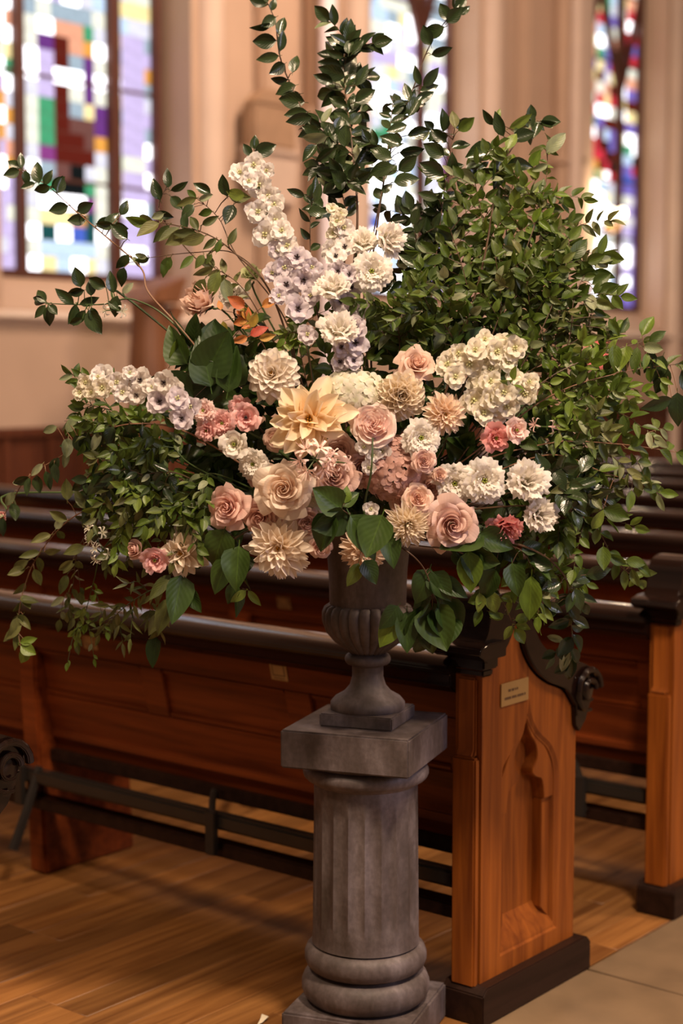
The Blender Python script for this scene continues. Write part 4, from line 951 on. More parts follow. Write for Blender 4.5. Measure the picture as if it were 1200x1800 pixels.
# ---- hydrangea heads
def floret4(mat, seed):
    r = random.Random(seed); v = []; f = []; uv = []
    for k in range(4):
        a = PI / 2 * k + r.uniform(-.1, .1); ca, sa = math.cos(a), math.sin(a)
        def fn(u, t):
            x = u * .46 * math.sin(PI * (.10 + .74 * t)) ** .6; rr = t * .95 * (1 - .1 * u * u); z = .12 * t - .16 * t * t + .04 * math.sin(u * 3 + k + t * 3)
            return (rr * ca - x * sa, rr * sa + x * ca, z)
        a_, b_, c_ = sheet(fn, 3, 3); n = len(v); v += a_; uv += c_; f += [tuple(i + n for i in q) for q in b_]
    return mesh('floret', v, f, mat, True, uv)
def hydrangea(label, x, y, wpx, hpx, mat, n, fl, dd=.03):
    pos = P(x, y, dd); root = empty('hydrangea', pos); tag(root, label, 'hydrangea', 'hydrangea heads of the arrangement'); ms = [floret4(mat, s) for s in range(3)]; r = random.Random(n)
    view = (EYE - pos).normalized(); mb = MB()
    for i in range(n):
        s = (i + .5) / n; ph = i * 2.39996; el = math.sqrt(s) * 1.45
        d = (right * math.cos(ph) * math.sin(el) * wpx + cup * math.sin(ph) * math.sin(el) * hpx + view * math.cos(el) * (wpx + hpx) * .32) / 2 / 835
        nn = (right * math.cos(ph) * math.sin(el) + cup * math.sin(ph) * math.sin(el) + view * (math.cos(el) + .3)).normalized()
        nn = (nn + Vector((r.gauss(0, .2), r.gauss(0, .2), r.gauss(0, .2)))).normalized()
        link('floret', r.choice(ms), root, Matrix.Translation(d) @ place(root, fl / 2 / 835 * r.uniform(.85, 1.15), nn, r.random() * 6))
        mb.tube([-view * .02, d * .6, d], .0007, .0006, 3)
    mb.tube([q - pos for q in stem_of(root, pos, view)], .004, .003, 6)
    mb.build('stem', M_stem, root, smooth=True)
hydrangea('white hydrangea head between the peach and creamy dahlias', 622, 692, 118, 78, F_hyd, 70, 26)
hydrangea('dusty pink hydrangea head right of the centre, above the spray roses', 690, 822, 112, 112, F_hydp, 80, 26, .04)
hydrangea('small greenish cream hydrangea tucked between the two big roses', 558, 888, 60, 80, F_hyd, 30, 26, .04)

# ---- spidery lilies
def spider(label, x, y, S_px, n, mat=None, tx=0, ty=0, dd=-.05, cat='spider lily', name='spider_lily', wid=.085):
    pos = P(x, y, dd); root = empty(name, pos); tag(root, label, cat, cat + ' sprigs of the arrangement'); r = random.Random(int(x)); mat = mat or F_ner; off = pos
    mb = MB(); 
    for k in range(n):
        a = 2 * PI * k / n + r.uniform(-.2, .2); nn = (facing(x, y, tx, ty) * .55 + right * math.cos(a) * .9 + cup * math.sin(a) * .7).normalized(); c = nn * S_px * .45 / 835
        v = []; f = []; uv = []
        for j in range(6):
            b = 2 * PI * j / 6 + r.uniform(-.15, .15); cb, sb = math.cos(b), math.sin(b)
            def fn(u, t):
                rr = .10 + .75 * math.sin(t * 1.9); z = .55 * t - .75 * t ** 3; x_ = u * wid * 1.3 * math.sin(PI * (.2 + .72 * t)) ** .6
                return (rr * cb - x_ * sb, rr * sb + x_ * cb, z)
            a_, b_, c_ = sheet(fn, 2, 7); m = len(v); v += a_; uv += c_; f += [tuple(i + m for i in q) for q in b_]
        fl_ = link('floret', mesh('floret', v, f, mat, True, uv), root, Matrix.Translation(c) @ place(root, S_px * .40 / 835, nn, r.random() * 6))
        sm2 = MB()
        for j in range(4):
            b = j * 1.57 + .3; sm2.tube([(0, 0, 0), (.2 * math.cos(b), .2 * math.sin(b), .5), (.3 * math.cos(b), .3 * math.sin(b), .85)], .018, .015, 4)
        sm2.build('stamens', mat, fl_)
        mb.tube([Vector((0, 0, 0)), c], .0016, .0014, 5)
    n0 = facing(x, y, tx, ty); mb.tube([q - pos for q in stem_of(root, pos, n0)], .003, .002, 5)
    mb.build('stem', M_stem, root, smooth=True)
spider('pale pink spider lily with narrow curled petals in front of the roses', 553, 808, 62, 6, dd=-.06)
spider('pale pink spider lily hidden mostly behind the right edge of the first', 592, 812, 44, 3, dd=-.045)
spider('small white tuberose sprig at far lower left, upper of two', 168, 938, 36, 3, F_white, -.3, .1, -.02, 'tuberose', 'tuberose', .10)
spider('small white tuberose sprig at far lower left, drooping below the upper', 178, 972, 34, 3, F_white, -.1, -.5, -.02, 'tuberose', 'tuberose', .10)
spider('white tuberose blossom hanging from the left leafy twig', 202, 545, 38, 2, F_white, -.1, -.5, 0, 'tuberose', 'tuberose', .10)
spider('pale jasmine like blossom right of the pale pink lisianthus', 952, 750, 40, 2, F_palep, .6, .1, .02, 'tuberose', 'tuberose', .08)

# ================================================================ BRANCHES
def BR(name, label, pts, kind, n, Lpx, **k):
    if kind == 'cam': k.setdefault('face', 1.2)
    return branch(name, label, pts, kind, n, Lpx / 835, **k)
# tall camellia stems at the top
BR('camellia_branch', 'tall arching camellia branch rising to the top edge, leftmost of the tall ones', [(610, 520, .2), (585, 340, .10), (540, 215, .05), (495, 110, .02), (484, 40, 0), (470, 5, 0)], 'cam', 2, 40, t0=.97, seed=1, rad=.003,
   hero=[(466, 8, 160, 34), (485, 30, 215, 36), (478, 42, 195, 44), (490, 62, 75, 40), (486, 72, 178, 46), (492, 90, 80, 40), (490, 98, 190, 44), (500, 112, 215, 38), (514, 128, 80, 38), (506, 140, 178, 34), (520, 150, 200, 42), (528, 165, 190, 44), (536, 180, 170, 50), (540, 196, 185, 46), (548, 205, 190, 50), (560, 226, 200, 40), (562, 235, 160, 36), (575, 240, 190, 44), (556, 255, 230, 40), (590, 262, 210, 44)])
BR('camellia_branch', 'upright dense camellia branch at top centre', [(620, 560, .2), (628, 380, .08), (618, 250, .04), (605, 140, .02), (612, 75, 0)], 'cam', 36, 54, t0=.45, seed=2, rad=.0035, droop=.05, twigs=9, twl=.06, tn=5,
   hero=[(612, 95, 85, 34), (618, 95, 50, 36), (604, 100, 160, 36), (606, 135, 165, 52), (585, 145, 160, 40), (626, 150, 60, 46), (624, 180, 30, 44)])
BR('camellia_branch', 'camellia branch left of the dense one, bending left', [(600, 560, .2), (610, 400, .10), (590, 300, .05), (565, 215, .04)], 'cam', 20, 50, t0=.5, seed=3, droop=.05, twigs=5, twl=.05, tn=4)
BR('camellia_branch', 'camellia branch reaching the top edge, rightmost of the tall ones', [(650, 560, .2), (665, 380, .08), (690, 250, .03), (722, 165, .0), (760, 70, 0), (800, 18, 0)], 'cam', 2, 42, t0=.98, seed=4, rad=.0028,
   hero=[(804, 28, 80, 26), (808, 26, 40, 26), (790, 35, 120, 36), (780, 48, 200, 46), (785, 40, 45, 40), (757, 80, 110, 40), (758, 96, 15, 42), (740, 150, 110, 40), (744, 152, 50, 46), (738, 160, 20, 40), (720, 178, 105, 40), (722, 185, 200, 40), (728, 180, 30, 44), (718, 205, 60, 46), (715, 220, 200, 42), (716, 238, 15, 46), (705, 255, 160, 42), (702, 268, 5, 46), (690, 290, 200, 46), (688, 280, 150, 44), (700, 300, 40, 42), (692, 320, 10, 46)])
BR('camellia_branch', 'dark camellia branch between the dense and the rightmost tall ones', [(640, 560, .22), (655, 420, .10), (672, 330, .04), (686, 220, .02), (690, 180, .02)], 'cam', 16, 42, t0=.55, seed=5, droop=.0, twigs=2, twl=.06, tn=4)
BR('camellia_branch', 'short dark sprig standing right behind the top of the white delphinium', [(520, 560, .15), (480, 400, .10), (448, 262, .05)], 'cam', 0, 38, t0=.9, seed=6, rad=.002, hero=[(446, 262, 80, 26), (447, 272, 25, 44), (440, 275, 120, 26)])
BR('camellia_branch', 'dark camellia sprig left of the central delphinium', [(560, 560, .12), (545, 430, .05), (548, 350, .02)], 'cam', 8, 36, t0=.55, seed=7, hero=[(550, 340, 80, 34), (535, 345, 160, 34), (552, 355, 70, 36), (540, 372, 0, 36)])
# left: arcs with separate leaves
BR('camellia_branch', 'long thin camellia branch arching to the upper left over the window', [(480, 780, .15), (330, 592, .0), (262, 515, 0), (247, 470, 0), (185, 415, 0), (130, 368, 0), (85, 328, 0), (36, 296, 0)], 'cam', 0, 38, t0=.99, seed=8, twig_mat=M_ltwig, rad=.0028,
   hero=[(38, 296, 95, 32), (34, 300, 200, 32), (44, 300, 280, 28), (68, 322, 100, 44), (62, 322, 200, 30), (78, 325, 60, 32), (88, 328, 195, 34), (90, 330, 45, 34), (100, 340, 75, 36), (120, 362, 195, 38), (136, 372, 25, 36), (152, 385, 185, 36), (170, 398, 25, 36), (185, 400, 50, 38), (200, 395, 180, 34), (200, 398, 350, 30), (212, 378, 60, 30), (224, 420, 140, 40), (226, 448, 230, 34), (218, 470, 255, 36), (232, 452, 310, 22, 'olv')])
BR('camellia_branch', 'small camellia tip with four leaves above the left window edge', [(480, 600, .15), (330, 440, .08), (280, 370, .04), (292, 330, .02)], 'cam', 0, 38, t0=.99, seed=9, twig_mat=M_twig, hero=[(296, 330, 95, 38), (300, 335, 25, 36), (300, 345, 310, 32), (282, 352, 110, 42), (276, 372, 340, 32), (288, 375, 200, 24)])
BR('camellia_branch', 'horizontal leafy camellia twig on the left, level with the window sill', [(480, 800, .15), (325, 590, .0), (240, 528, 0), (180, 535, 0), (120, 535, 0), (80, 533, 0)], 'cam', 0, 38, t0=.99, seed=10, twig_mat=M_stem, rad=.0028,
   hero=[(80, 532, 125, 34), (78, 530, 160, 26), (80, 536, 230, 32), (84, 538, 275, 38), (86, 536, 310, 26), (130, 535, 140, 44), (134, 535, 245, 40), (140, 535, 20, 38), (150, 545, 230, 38), (155, 545, 300, 50), (160, 540, 290, 34), (148, 510, 190, 34), (142, 505, 105, 38), (160, 520, 90, 32), (186, 505, 150, 36), (200, 515, 100, 40), (205, 520, 260, 40), (215, 515, 40, 26, 'pal'), (190, 530, 320, 26), (145, 560, 200, 28)])
BR('leafy_branch', 'green branch with paired leaves fanning left from the white delphinium', [(540, 700, .12), (478, 520, .04), (420, 452, .02), (360, 410, .0), (268, 388, 0)], 'olv', 4, 44, t0=.7, seed=11, twig_mat=M_twig, rad=.003, spread=.6,
   hero=[(262, 392, 170, 44, 'grn'), (280, 392, 215, 48), (298, 396, 225, 44), (315, 400, 215, 46), (332, 405, 210, 50), (345, 408, 185, 44), (355, 395, 25, 34), (360, 415, 200, 46), (380, 420, 220, 30), (400, 430, 60, 34)])
BR('leafy_branch', 'thin branch with hanging green leaves, below the fanning one on the left', [(540, 700, .12), (478, 520, .04), (415, 447, .03), (340, 444, .01), (262, 453, .0)], 'grn', 0, 34, t0=.9, seed=12, twig_mat=M_twig,
   hero=[(258, 452, 172, 22, 'olv'), (300, 452, 235, 34), (292, 455, 260, 34), (340, 450, 225, 34), (358, 448, 240, 28), (372, 446, 240, 22), (380, 444, 70, 26)])
BR('leafy_branch', 'curved twig with mixed leaves left of the white delphinium head', [(540, 700, .12), (500, 560, .05), (415, 447, .02), (385, 385, .02), (345, 348, .02)], 'grn', 3, 36, t0=.85, seed=13, twig_mat=M_twig,
   hero=[(345, 348, 200, 40, 'olv'), (350, 352, 20, 26, 'pal'), (340, 360, 230, 34, 'cam'), (325, 375, 270, 36, 'cam'), (370, 340, 150, 36, 'cam'), (400, 345, 100, 40, 'cam'), (402, 345, 0, 40, 'olv'), (410, 360, 250, 40, 'cam'), (430, 345, 170, 34, 'lil')])
BR('leafy_branch', 'soft green leaves hanging above the side view rose', [(540, 720, .12), (460, 560, .06), (420, 500, .04), (375, 470, .03)], 'olv', 8, 40, t0=.6, seed=14, hero=[(385, 478, 250, 50, 'grn'), (360, 490, 240, 46, 'olv'), (375, 470, 200, 40, 'olv'), (395, 490, 280, 40, 'grn')])
BR('leafy_branch', 'autumn tinted sprig with red and yellow leaves, left of the delphinium foot', [(520, 700, .12), (470, 620, .04), (445, 575, .0), (430, 560, 0)], 'red', 12, 30, t0=.72, seed=15, hero=[(435, 592, 200, 30), (440, 590, 30, 34), (455, 595, 10, 30), (440, 575, 60, 26), (460, 540, 30, 34), (430, 540, 150, 36), (388, 545, 100, 20), (392, 565, 280, 22)], group=None)
BR('leafy_branch', 'yellow green leafy sprig between the two delphinium spikes', [(560, 740, .10), (545, 640, .04), (530, 590, .03), (500, 585, .02)], 'brt', 14, 26, t0=.6, seed=16, twigs=3, twl=.05, tn=5)
# left mass
BR('broad_leaf_branch', 'large dark leaves at upper left between rose and pink cluster', [(480, 780, .12), (390, 660, .05), (340, 600, .02)], 'brd', 10, 84, t0=.5, seed=17, hero=[(330, 640, 120, 80), (360, 660, 60, 90), (370, 680, 100, 90), (340, 700, 160, 90), (400, 690, 80, 84), (390, 640, 100, 80), (300, 640, 60, 60, 'grn')])
BR('trailing_branch', 'long trailing branch at left with dark and silvery leaves, reaching the left edge', [(480, 850, .12), (330, 760, .03), (235, 745, .0), (165, 765, 0), (110, 800, 0), (50, 838, 0), (22, 880, 0), (2, 915, 0)], 'cam', 6, 38, t0=.40, seed=18, twig_mat=M_ltwig, rad=.0025,
   hero=[(118, 760, 60, 36, 'pal'), (120, 770, 265, 38, 'cam'), (132, 765, 300, 38), (118, 740, 0, 36), (150, 760, 270, 40), (170, 755, 280, 36), (175, 760, 250, 36, 'pal'), (118, 790, 260, 34, 'pal'), (75, 815, 225, 32, 'pal'), (50, 838, 200, 32), (52, 840, 260, 34), (65, 835, 280, 34), (80, 828, 285, 36), (95, 815, 280, 36), (25, 865, 235, 32, 'pal'), (22, 885, 280, 34), (5, 910, 270, 36), (100, 750, 200, 30, 'pal'), (150, 750, 120, 26), (190, 748, 280, 40), (200, 750, 250, 38), (228, 745, 270, 44), (250, 748, 280, 40)])
BR('trailing_branch', 'drooping branch of olive leaves hanging lowest at the far left', [(480, 880, .12), (300, 865, .02), (200, 880, .0), (120, 915, 0), (62, 985, 0), (38, 1050, 0), (30, 1110, 0)], 'olv', 8, 46, t0=.6, seed=19, twig_mat=M_ltwig, rad=.0025, face=1,
   hero=[(35, 1130, 15, 34, 'lil'), (36, 1135, 330, 34, 'lil'), (50, 1140, 240, 34, 'lil'), (35, 1055, 350, 36), (45, 1000, 200, 36), (40, 1080, 230, 40), (30, 1085, 260, 40), (50, 985, 215, 44), (70, 970, 195, 40), (60, 1000, 290, 34), (98, 930, 60, 26, 'pal'), (90, 940, 200, 40), (118, 915, 150, 36), (150, 895, 120, 44), (160, 892, 20, 36), (78, 970, 0, 30), (118, 880, 95, 40), (38, 1100, 215, 42)])
BR('trailing_branch', 'fine trailing sprig with tiny pointed leaves over the front pew rail at left', [(460, 900, .12), (260, 900, .0), (185, 960, 0), (165, 1020, 0), (152, 1070, 0), (140, 1110, 0)], 'brt', 8, 24, t0=.66, seed=20, twigs=4, twl=.05, tn=5, droop=.9, twig_mat=M_stem)
BR('trailing_branch', 'second fine trailing sprig hanging beside the first at left', [(460, 900, .12), (230, 880, .02), (145, 950, 0), (128, 1030, .02), (120, 1075, 0)], 'olv', 9, 36, t0=.66, seed=21, twigs=3, twl=.04, tn=3, droop=.8, hero=[(148, 960, 200, 40), (128, 985, 215, 36), (118, 1010, 250, 40)])
BR('trailing_branch', 'narrow leaved sprig pointing down left under the pink bud', [(460, 920, .12), (330, 1010, .02), (260, 1040, 0), (210, 1075, 0), (188, 1105, 0)], 'nar', 20, 42, t0=.5, seed=22, twigs=6, twl=.06, tn=4, droop=.3, twig_mat=M_stem)
BR('broad_leaf_branch', 'big grey green leaves hanging over the pew rail below the cream dahlia', [(470, 920, .12), (340, 1000, .02), (300, 1040, 0), (275, 1100, 0)], 'olv', 3, 60, t0=.8, seed=23, hero=[(300, 1050, 250, 72), (275, 1120, 262, 58, 'brd'), (320, 1010, 260, 90, 'brd'), (300, 1010, 230, 60), (330, 1035, 300, 50, 'brd'), (330, 1060, 200, 40), (285, 1075, 240, 50)])
BR('trailing_branch', 'dark leaf sprig with two bright leaves at its tip, left of the urn', [(500, 930, .10), (425, 985, .02), (418, 1040, 0)], 'brd', 4, 60, t0=.55, seed=24, hero=[(432, 1038, 220, 34, 'brt'), (436, 1038, 310, 36, 'brt'), (420, 960, 265, 80, 'brd'), (395, 930, 250, 76, 'brd'), (400, 980, 250, 70, 'brd')])
for k, (lab, p) in enumerate([
    ('green bushy branch at left, just under the lying delphinium', [(300, 800, .06), (230, 735, .02), (150, 710, .0)]),
    ('green bushy branch at left, second below the lying delphinium', [(330, 820, .06), (250, 770, .03), (180, 780, .02)]),
    ('dense green bushy branch left of the green throated white bloom', [(360, 830, .06), (300, 780, .02), (260, 800, .0)]),
    ('dense green bushy branch pointing left below the middle left', [(350, 860, .06), (270, 840, .02), (190, 850, .0)]),
    ('lower green bushy branch at left, above the pink bud', [(360, 880, .06), (290, 880, .02), (215, 905, .0)]),
    ('green bushy branch left of the soft pink cupped rose', [(400, 840, .06), (350, 850, .03), (310, 900, .01)]),
    ('lowest green bushy branch at left, beside the tuberose', [(380, 900, .06), (300, 920, .03), (190, 930, .0)])]):
    BR('bushy_branch', lab, p, ('grn', 'brt', 'grn', 'olv', 'brt', 'grn', 'olv')[k], 12, 36, t0=.45, seed=30 + k, twigs=11, twl=.085, tn=7, twig_mat=M_stem, group=None)
BR('camellia_branch', 'dark camellia branch low in the left foliage, over the green bushes', [(400, 870, .10), (300, 830, .0), (210, 850, -.01), (150, 880, 0)], 'cam', 16, 40, t0=.45, seed=40, twigs=5, twl=.07, tn=5, hero=[(200, 830, 220, 44), (190, 830, 280, 44), (180, 835, 240, 44)])
# filler behind the flower faces
for k, (lab, p, kd, L) in enumerate([
    ('dark leafy branch behind the white and peach dahlias', [(560, 850, .2), (500, 740, .12), (440, 640, .10)], 'brd', 60),
    ('dark leafy branch behind the left pink cluster', [(520, 880, .2), (430, 800, .12), (360, 800, .10)], 'brd', 56),
    ('dark leafy branch behind the soft pink cupped rose', [(520, 920, .2), (430, 880, .12), (350, 900, .10)], 'brd', 56),
    ('dark leafy branch behind the white hydrangea', [(620, 850, .2), (600, 700, .14), (570, 620, .12)], 'grn', 44),
    ('dark leafy branch behind the creamy dahlia', [(680, 850, .2), (740, 700, .14), (760, 610, .12)], 'brd', 50),
    ('dark leafy branch behind the lower stock spike', [(720, 870, .2), (830, 760, .12), (900, 700, .12)], 'brd', 56),
    ('dark leafy branch behind the white ruffled row', [(720, 900, .2), (830, 820, .12), (960, 800, .10)], 'brd', 56),
    ('dark leafy branch behind the big dusty pink rose', [(700, 930, .2), (800, 900, .12), (880, 960, .08)], 'brd', 56),
    ('dark leafy branch behind the rose heart of the arrangement', [(640, 940, .15), (640, 880, .14), (640, 820, .14)], 'brd', 60)]):
    BR('broad_leaf_branch', lab, p, kd, 14, L, t0=.35, seed=50 + k, twigs=6, twl=.09, tn=5)
BR('broad_leaf_branch', 'big dark heart shaped leaves over the urn rim, left of the chrysanthemum', [(640, 950, .0), (625, 915, -.06), (600, 895, -.07)], 'brd', 0, 80, t0=.9, seed=60,
   hero=[(610, 905, 200, 66, 'brd', -.06), (615, 905, 300, 92, 'brd', -.07), (585, 900, 250, 74, 'brd', -.06), (600, 890, 40, 40, 'brd', -.06), (640, 905, 270, 60, 'brd', -.05), (672, 905, 250, 78, 'brd', -.07), (680, 930, 280, 70, 'brd', -.02), (630, 990, 250, 44, 'lil', -.03), (640, 985, 300, 46, 'brd', -.03), (606, 885, 80, 30, 'lil', -.06)])
BR('trailing_branch', 'vine of large rounded leaves hanging over the right side of the urn', [(700, 960, .0), (745, 1000, -.02), (760, 1060, -.02), (745, 1110, -.02)], 'brd', 5, 66, t0=.55, seed=61, droop=.9, face=1.1,
   hero=[(755, 1000, 250, 66), (760, 1005, 300, 60), (700, 1065, 235, 52), (700, 1085, 235, 62, 'lil'), (715, 1075, 270, 74), (740, 1065, 255, 88), (755, 1060, 290, 90), (775, 1050, 295, 84), (750, 1095, 280, 60), (790, 1080, 260, 60), (770, 1020, 330, 60)])
# right side
BR('broad_leaf_branch', 'single large bright leaf with others below the dusty pink rose', [(740, 960, .0), (800, 965, .0), (826, 972, -.01)], 'brd', 4, 70, t0=.5, seed=62, hero=[(824, 968, 272, 72, 'lil', -.02), (850, 940, 200, 84, 'brd'), (840, 940, 340, 70, 'brd')])
BR('trailing_branch', 'light green veined leaf hanging lowest at right with small leaflets', [(760, 950, .0), (900, 960, .0), (935, 1000, .0), (940, 1015, 0)], 'brd', 8, 56, t0=.55, seed=63, hero=[(934, 1012, 268, 82, 'lil', -.02), (870, 1000, 250, 60), (900, 990, 280, 60)])
BR('trailing_branch', 'thin vine with small paired leaves dangling over the pew end', [(760, 950, .0), (850, 1000, .0), (885, 1060, 0), (905, 1110, 0)], 'lil', 0, 30, t0=.9, seed=64, hero=[(905, 1090, 15, 28), (906, 1098, 345, 28), (905, 1105, 300, 32), (900, 1100, 240, 30), (885, 1080, 200, 26), (845, 1070, 250, 34, 'grn'), (858, 1075, 330, 26, 'grn'), (850, 1050, 200, 30), (860, 1040, 290, 44), (880, 1050, 340, 24), (842, 1042, 270, 36)])
BR('camellia_branch', 'glossy camellia branch hanging down over the first pew end', [(780, 940, .02), (920, 960, .0), (990, 1010, 0), (1000, 1070, 0), (1005, 1120, 0), (1000, 1175, 0)], 'cam', 8, 42, t0=.5, seed=65, rad=.003, twigs=2, twl=.05, tn=4, face=1.1,
   hero=[(1008, 1040, 250, 40), (1010, 1035, 290, 42), (985, 1025, 200, 40), (1010, 1020, 20, 46), (1030, 1010, 10, 46), (980, 1060, 220, 44), (1000, 1090, 200, 40), (1005, 1085, 330, 40), (1005, 1120, 230, 44), (1000, 1140, 250, 46), (1003, 1150, 270, 48), (1006, 1115, 300, 40), (960, 1060, 330, 36), (970, 1000, 150, 50)])
BR('camellia_branch', 'glossy dark camellia cluster at right, beside the white ruffled row', [(780, 900, .1), (920, 860, .05), (1000, 850, .0), (1030, 870, 0)], 'cam', 14, 50, t0=.55, seed=66, twigs=5, twl=.07, tn=5, face=1.1, hero=[(1020, 830, 60, 44, 'cam'), (1010, 850, 200, 50, 'olv'), (1030, 870, 10, 50)])
BR('leafy_branch', 'rounded bright green leaves hanging right of the camellia cluster', [(800, 900, .1), (960, 890, .03), (1040, 920, 0), (1080, 985, 0), (1120, 1020, 0)], 'grn', 10, 44, t0=.55, seed=67, face=1.1, hero=[(1040, 930, 60, 40, 'lil'), (1060, 960, 270, 44), (1070, 975, 330, 40), (1100, 985, 350, 40), (1110, 1000, 290, 36), (1118, 990, 320, 36), (1125, 1005, 350, 30)])
BR('leafy_branch', 'thin twig with green leaves reaching right at mid height', [(800, 860, .1), (960, 800, .04), (1060, 830, 0), (1150, 860, 0)], 'grn', 12, 38, t0=.55, seed=68, twig_mat=M_ltwig, hero=[(1160, 865, 350, 34, 'lil'), (1155, 868, 290, 34), (1110, 862, 260, 40), (1130, 860, 10, 40), (1060, 895, 340, 50), (1130, 850, 80, 34)])
BR('leafy_branch', 'thin twig with large green leaves reaching the right edge above it', [(800, 830, .1), (960, 780, .04), (1080, 780, 0), (1190, 795, 0)], 'grn', 14, 44, t0=.5, seed=69, twig_mat=M_ltwig, twigs=3, twl=.08, tn=4)
BR('camellia_branch', 'branch reaching the right edge with very large dark leaves', [(800, 820, .1), (960, 700, .04), (1090, 655, 0), (1190, 640, 0)], 'grn', 8, 40, t0=.55, seed=70, twig_mat=M_ltwig, hero=[(1172, 645, 250, 54, 'cam'), (1180, 700, 200, 60, 'cam'), (1190, 690, 270, 60, 'cam'), (1198, 650, 300, 60, 'cam'), (1165, 625, 250, 50, 'cam'), (1150, 620, 240, 40, 'cam'), (1120, 610, 260, 50, 'grn'), (1100, 610, 255, 50, 'lil'), (1080, 605, 270, 50, 'grn'), (1128, 590, 60, 44, 'lil'), (1140, 600, 30, 36, 'grn')])
BR('leafy_branch', 'twig with a pointed leaf at its tip, right of the pink lisianthus', [(800, 840, .1), (920, 700, .03), (1010, 640, 0), (1130, 600, 0)], 'brt', 14, 38, t0=.45, seed=71, twigs=4, twl=.08, tn=5)
BR('leafy_branch', 'upright twig against the right window, tallest leaf pale', [(800, 840, .12), (980, 640, .04), (1010, 520, 0), (1045, 455, 0)], 'grn', 8, 38, t0=.45, seed=72, hero=[(1052, 448, 70, 40), (1055, 448, 350, 44), (1050, 462, 20, 34), (1045, 475, 340, 40), (1040, 500, 30, 40), (1050, 515, 20, 40), (1045, 530, 340, 40), (1050, 480, 190, 50), (1070, 560, 300, 36), (1090, 585, 60, 34)])
BR('leafy_branch', 'upright green branch left of the right window', [(780, 840, .12), (930, 620, .04), (990, 480, 0), (1000, 420, 0)], 'grn', 16, 40, t0=.45, seed=73, twigs=5, twl=.08, tn=5, hero=[(1000, 455, 130, 44), (1003, 455, 50, 50), (1000, 480, 200, 40)])
BR('camellia_branch', 'dark camellia twig at upper right ending in a wide leaf', [(740, 820, .15), (840, 500, .05), (880, 300, .02), (935, 220, 0), (948, 215, 0)], 'cam', 6, 46, t0=.65, seed=74, rad=.003, hero=[(950, 215, 0, 38, 'cam'), (935, 212, 95, 30, 'cam'), (935, 218, 195, 42, 'cam'), (900, 245, 15, 44), (885, 240, 110, 50, 'cam'), (870, 260, 200, 60, 'cam'), (880, 280, 260, 60, 'cam'), (890, 290, 0, 50, 'cam'), (868, 220, 130, 36, 'cam'), (870, 215, 70, 30, 'brt'), (895, 225, 30, 50, 'brt'), (890, 262, 60, 40, 'brt')])
BR('leafy_branch', 'thin bare topped twig at upper right with a silvery curled leaf', [(760, 820, .15), (900, 500, .05), (955, 340, .02), (962, 245, 0)], 'grn', 10, 34, t0=.6, seed=75, hero=[(960, 268, 45, 50, 'pal'), (955, 260, 200, 30, 'olv'), (965, 265, 330, 20), (962, 290, 200, 30)])
BR('camellia_branch', 'dark leaved branch left of the upper right bushes, over the middle window', [(720, 820, .18), (760, 500, .10), (780, 340, .05), (800, 220, .03)], 'cam', 12, 46, t0=.5, seed=76, twigs=3, twl=.07, tn=5, hero=[(800, 225, 100, 34, 'olv'), (805, 230, 40, 38, 'grn'), (785, 250, 140, 40, 'cam'), (780, 275, 150, 44, 'cam'), (780, 310, 150, 50, 'cam'), (770, 350, 160, 40, 'cam')])
BR('camellia_branch', 'dark camellia foliage right of the round high white bloom', [(700, 800, .2), (730, 560, .12), (735, 450, .10), (720, 370, .08)], 'cam', 26, 46, t0=.4, seed=77, twigs=8, twl=.09, tn=6)
BR('camellia_branch', 'second dark camellia foliage branch deeper behind the high white blooms', [(720, 800, .2), (770, 560, .14), (790, 470, .12), (760, 400, .12)], 'cam', 24, 46, t0=.4, seed=78, twigs=8, twl=.09, tn=6)
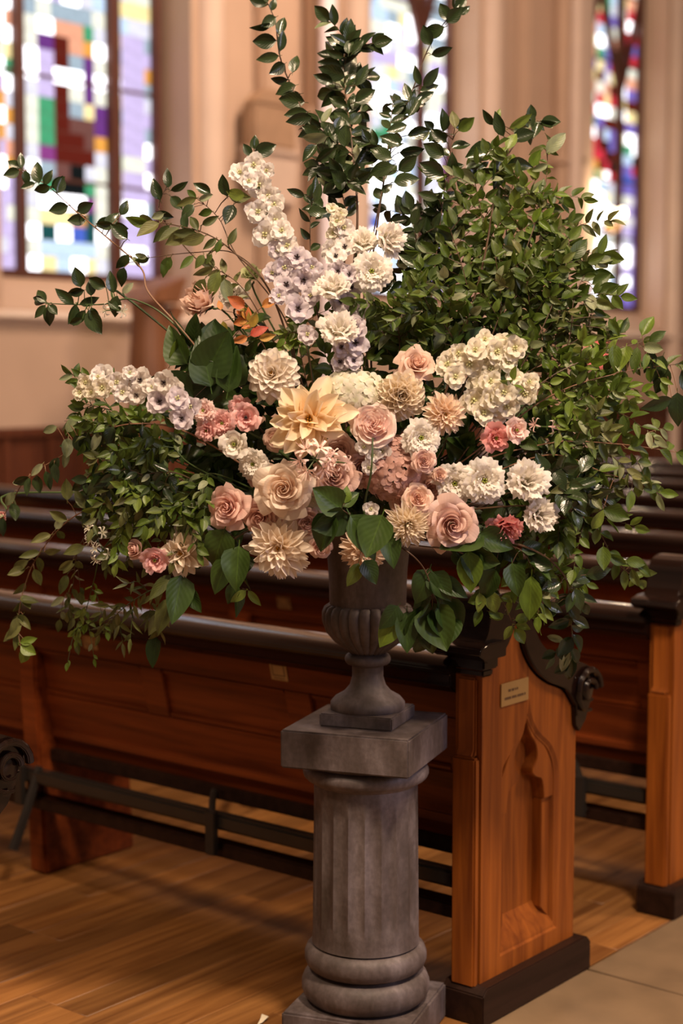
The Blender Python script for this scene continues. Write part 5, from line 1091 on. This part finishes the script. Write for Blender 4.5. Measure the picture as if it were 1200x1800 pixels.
rb = [((870, 560), (850, 400), (830, 300), 'upper bushy branch rising straight up, left of the group'),
      ((880, 560), (890, 400), (905, 300), 'upper bushy branch in the middle of the right foliage'),
      ((900, 560), (930, 430), (950, 340), 'upper bushy branch pointing to the right sconce'),
      ((900, 600), (960, 500), (1000, 400), 'bushy branch leaning toward the right window'),
      ((840, 620), (820, 500), (790, 400), 'bushy branch beside the dark camellia foliage'),
      ((860, 640), (880, 540), (870, 450), 'bushy branch deep in the middle right foliage'),
      ((900, 660), (960, 580), (1010, 520), 'bushy branch at right below the window light'),
      ((900, 680), (980, 620), (1040, 580), 'bushy branch at right level with the window sill'),
      ((800, 640), (780, 570), (740, 540), 'bushy branch between the high white bloom and the stock'),
      ((900, 720), (990, 690), (1060, 660), 'bushy branch at right beside the red lamp glow'),
      ((900, 760), (1000, 740), (1080, 720), 'bushy branch at right under the red lamp glow'),
      ((900, 800), (990, 800), (1060, 790), 'bushy branch right of the pale pink lisianthus'),
      ((880, 880), (970, 880), (1030, 920), 'bushy branch right of the lowest white bloom'),
      ((860, 940), (930, 980), (960, 1020), 'bushy branch hanging low right of the coral bloom'),
      ((920, 640), (930, 540), (920, 470), 'bushy branch in the thick of the right foliage'),
      ((700, 640), (700, 580), (690, 540), 'small bushy branch under the round high white bloom')]
for k, (a, b, c, lab) in enumerate(rb):
    BR('bushy_branch', lab, [((a[0] + 660) / 2, (a[1] + 960) / 2, .18), (*a, .12), (*b, .06), (*c, .03)], ('grn', 'brt', 'grn', 'olv')[k % 4] if k % 5 else 'grn', 16, 40, t0=.48, seed=80 + k, twigs=12, twl=.10, tn=7, twig_mat=M_twig, droop=.12)
print('leaves', NLEAF, 'objects', len(bpy.data.objects))
BR('leafy_branch', 'blurred pale cream leaves showing through behind the left foliage', [(400, 900, .18), (260, 810, .14), (200, 800, .12)], 'pal', 16, 40, t0=.55, seed=120, twigs=5, twl=.06, tn=4)
for k, (lab, p, kd) in enumerate([
    ('dark leafy branch behind the foot of the white delphinium', [(580, 860, .22), (540, 680, .16), (520, 580, .14)], 'grn'),
    ('dark leafy branch behind the straight stemmed white bloom', [(620, 860, .24), (640, 660, .18), (650, 560, .16)], 'grn'),
    ('dark leafy branch behind the top pale peach rose', [(680, 860, .22), (700, 660, .18), (720, 580, .16)], 'brd'),
    ('dark leafy branch behind the upper stock spike', [(720, 860, .22), (800, 680, .18), (860, 600, .16)], 'brd'),
    ('dark leafy branch left of the white dahlia', [(520, 860, .22), (430, 700, .14), (400, 600, .10)], 'brd')]):
    BR('broad_leaf_branch', lab, p, kd, 16, 46, t0=.35, seed=130 + k, twigs=8, twl=.09, tn=6)
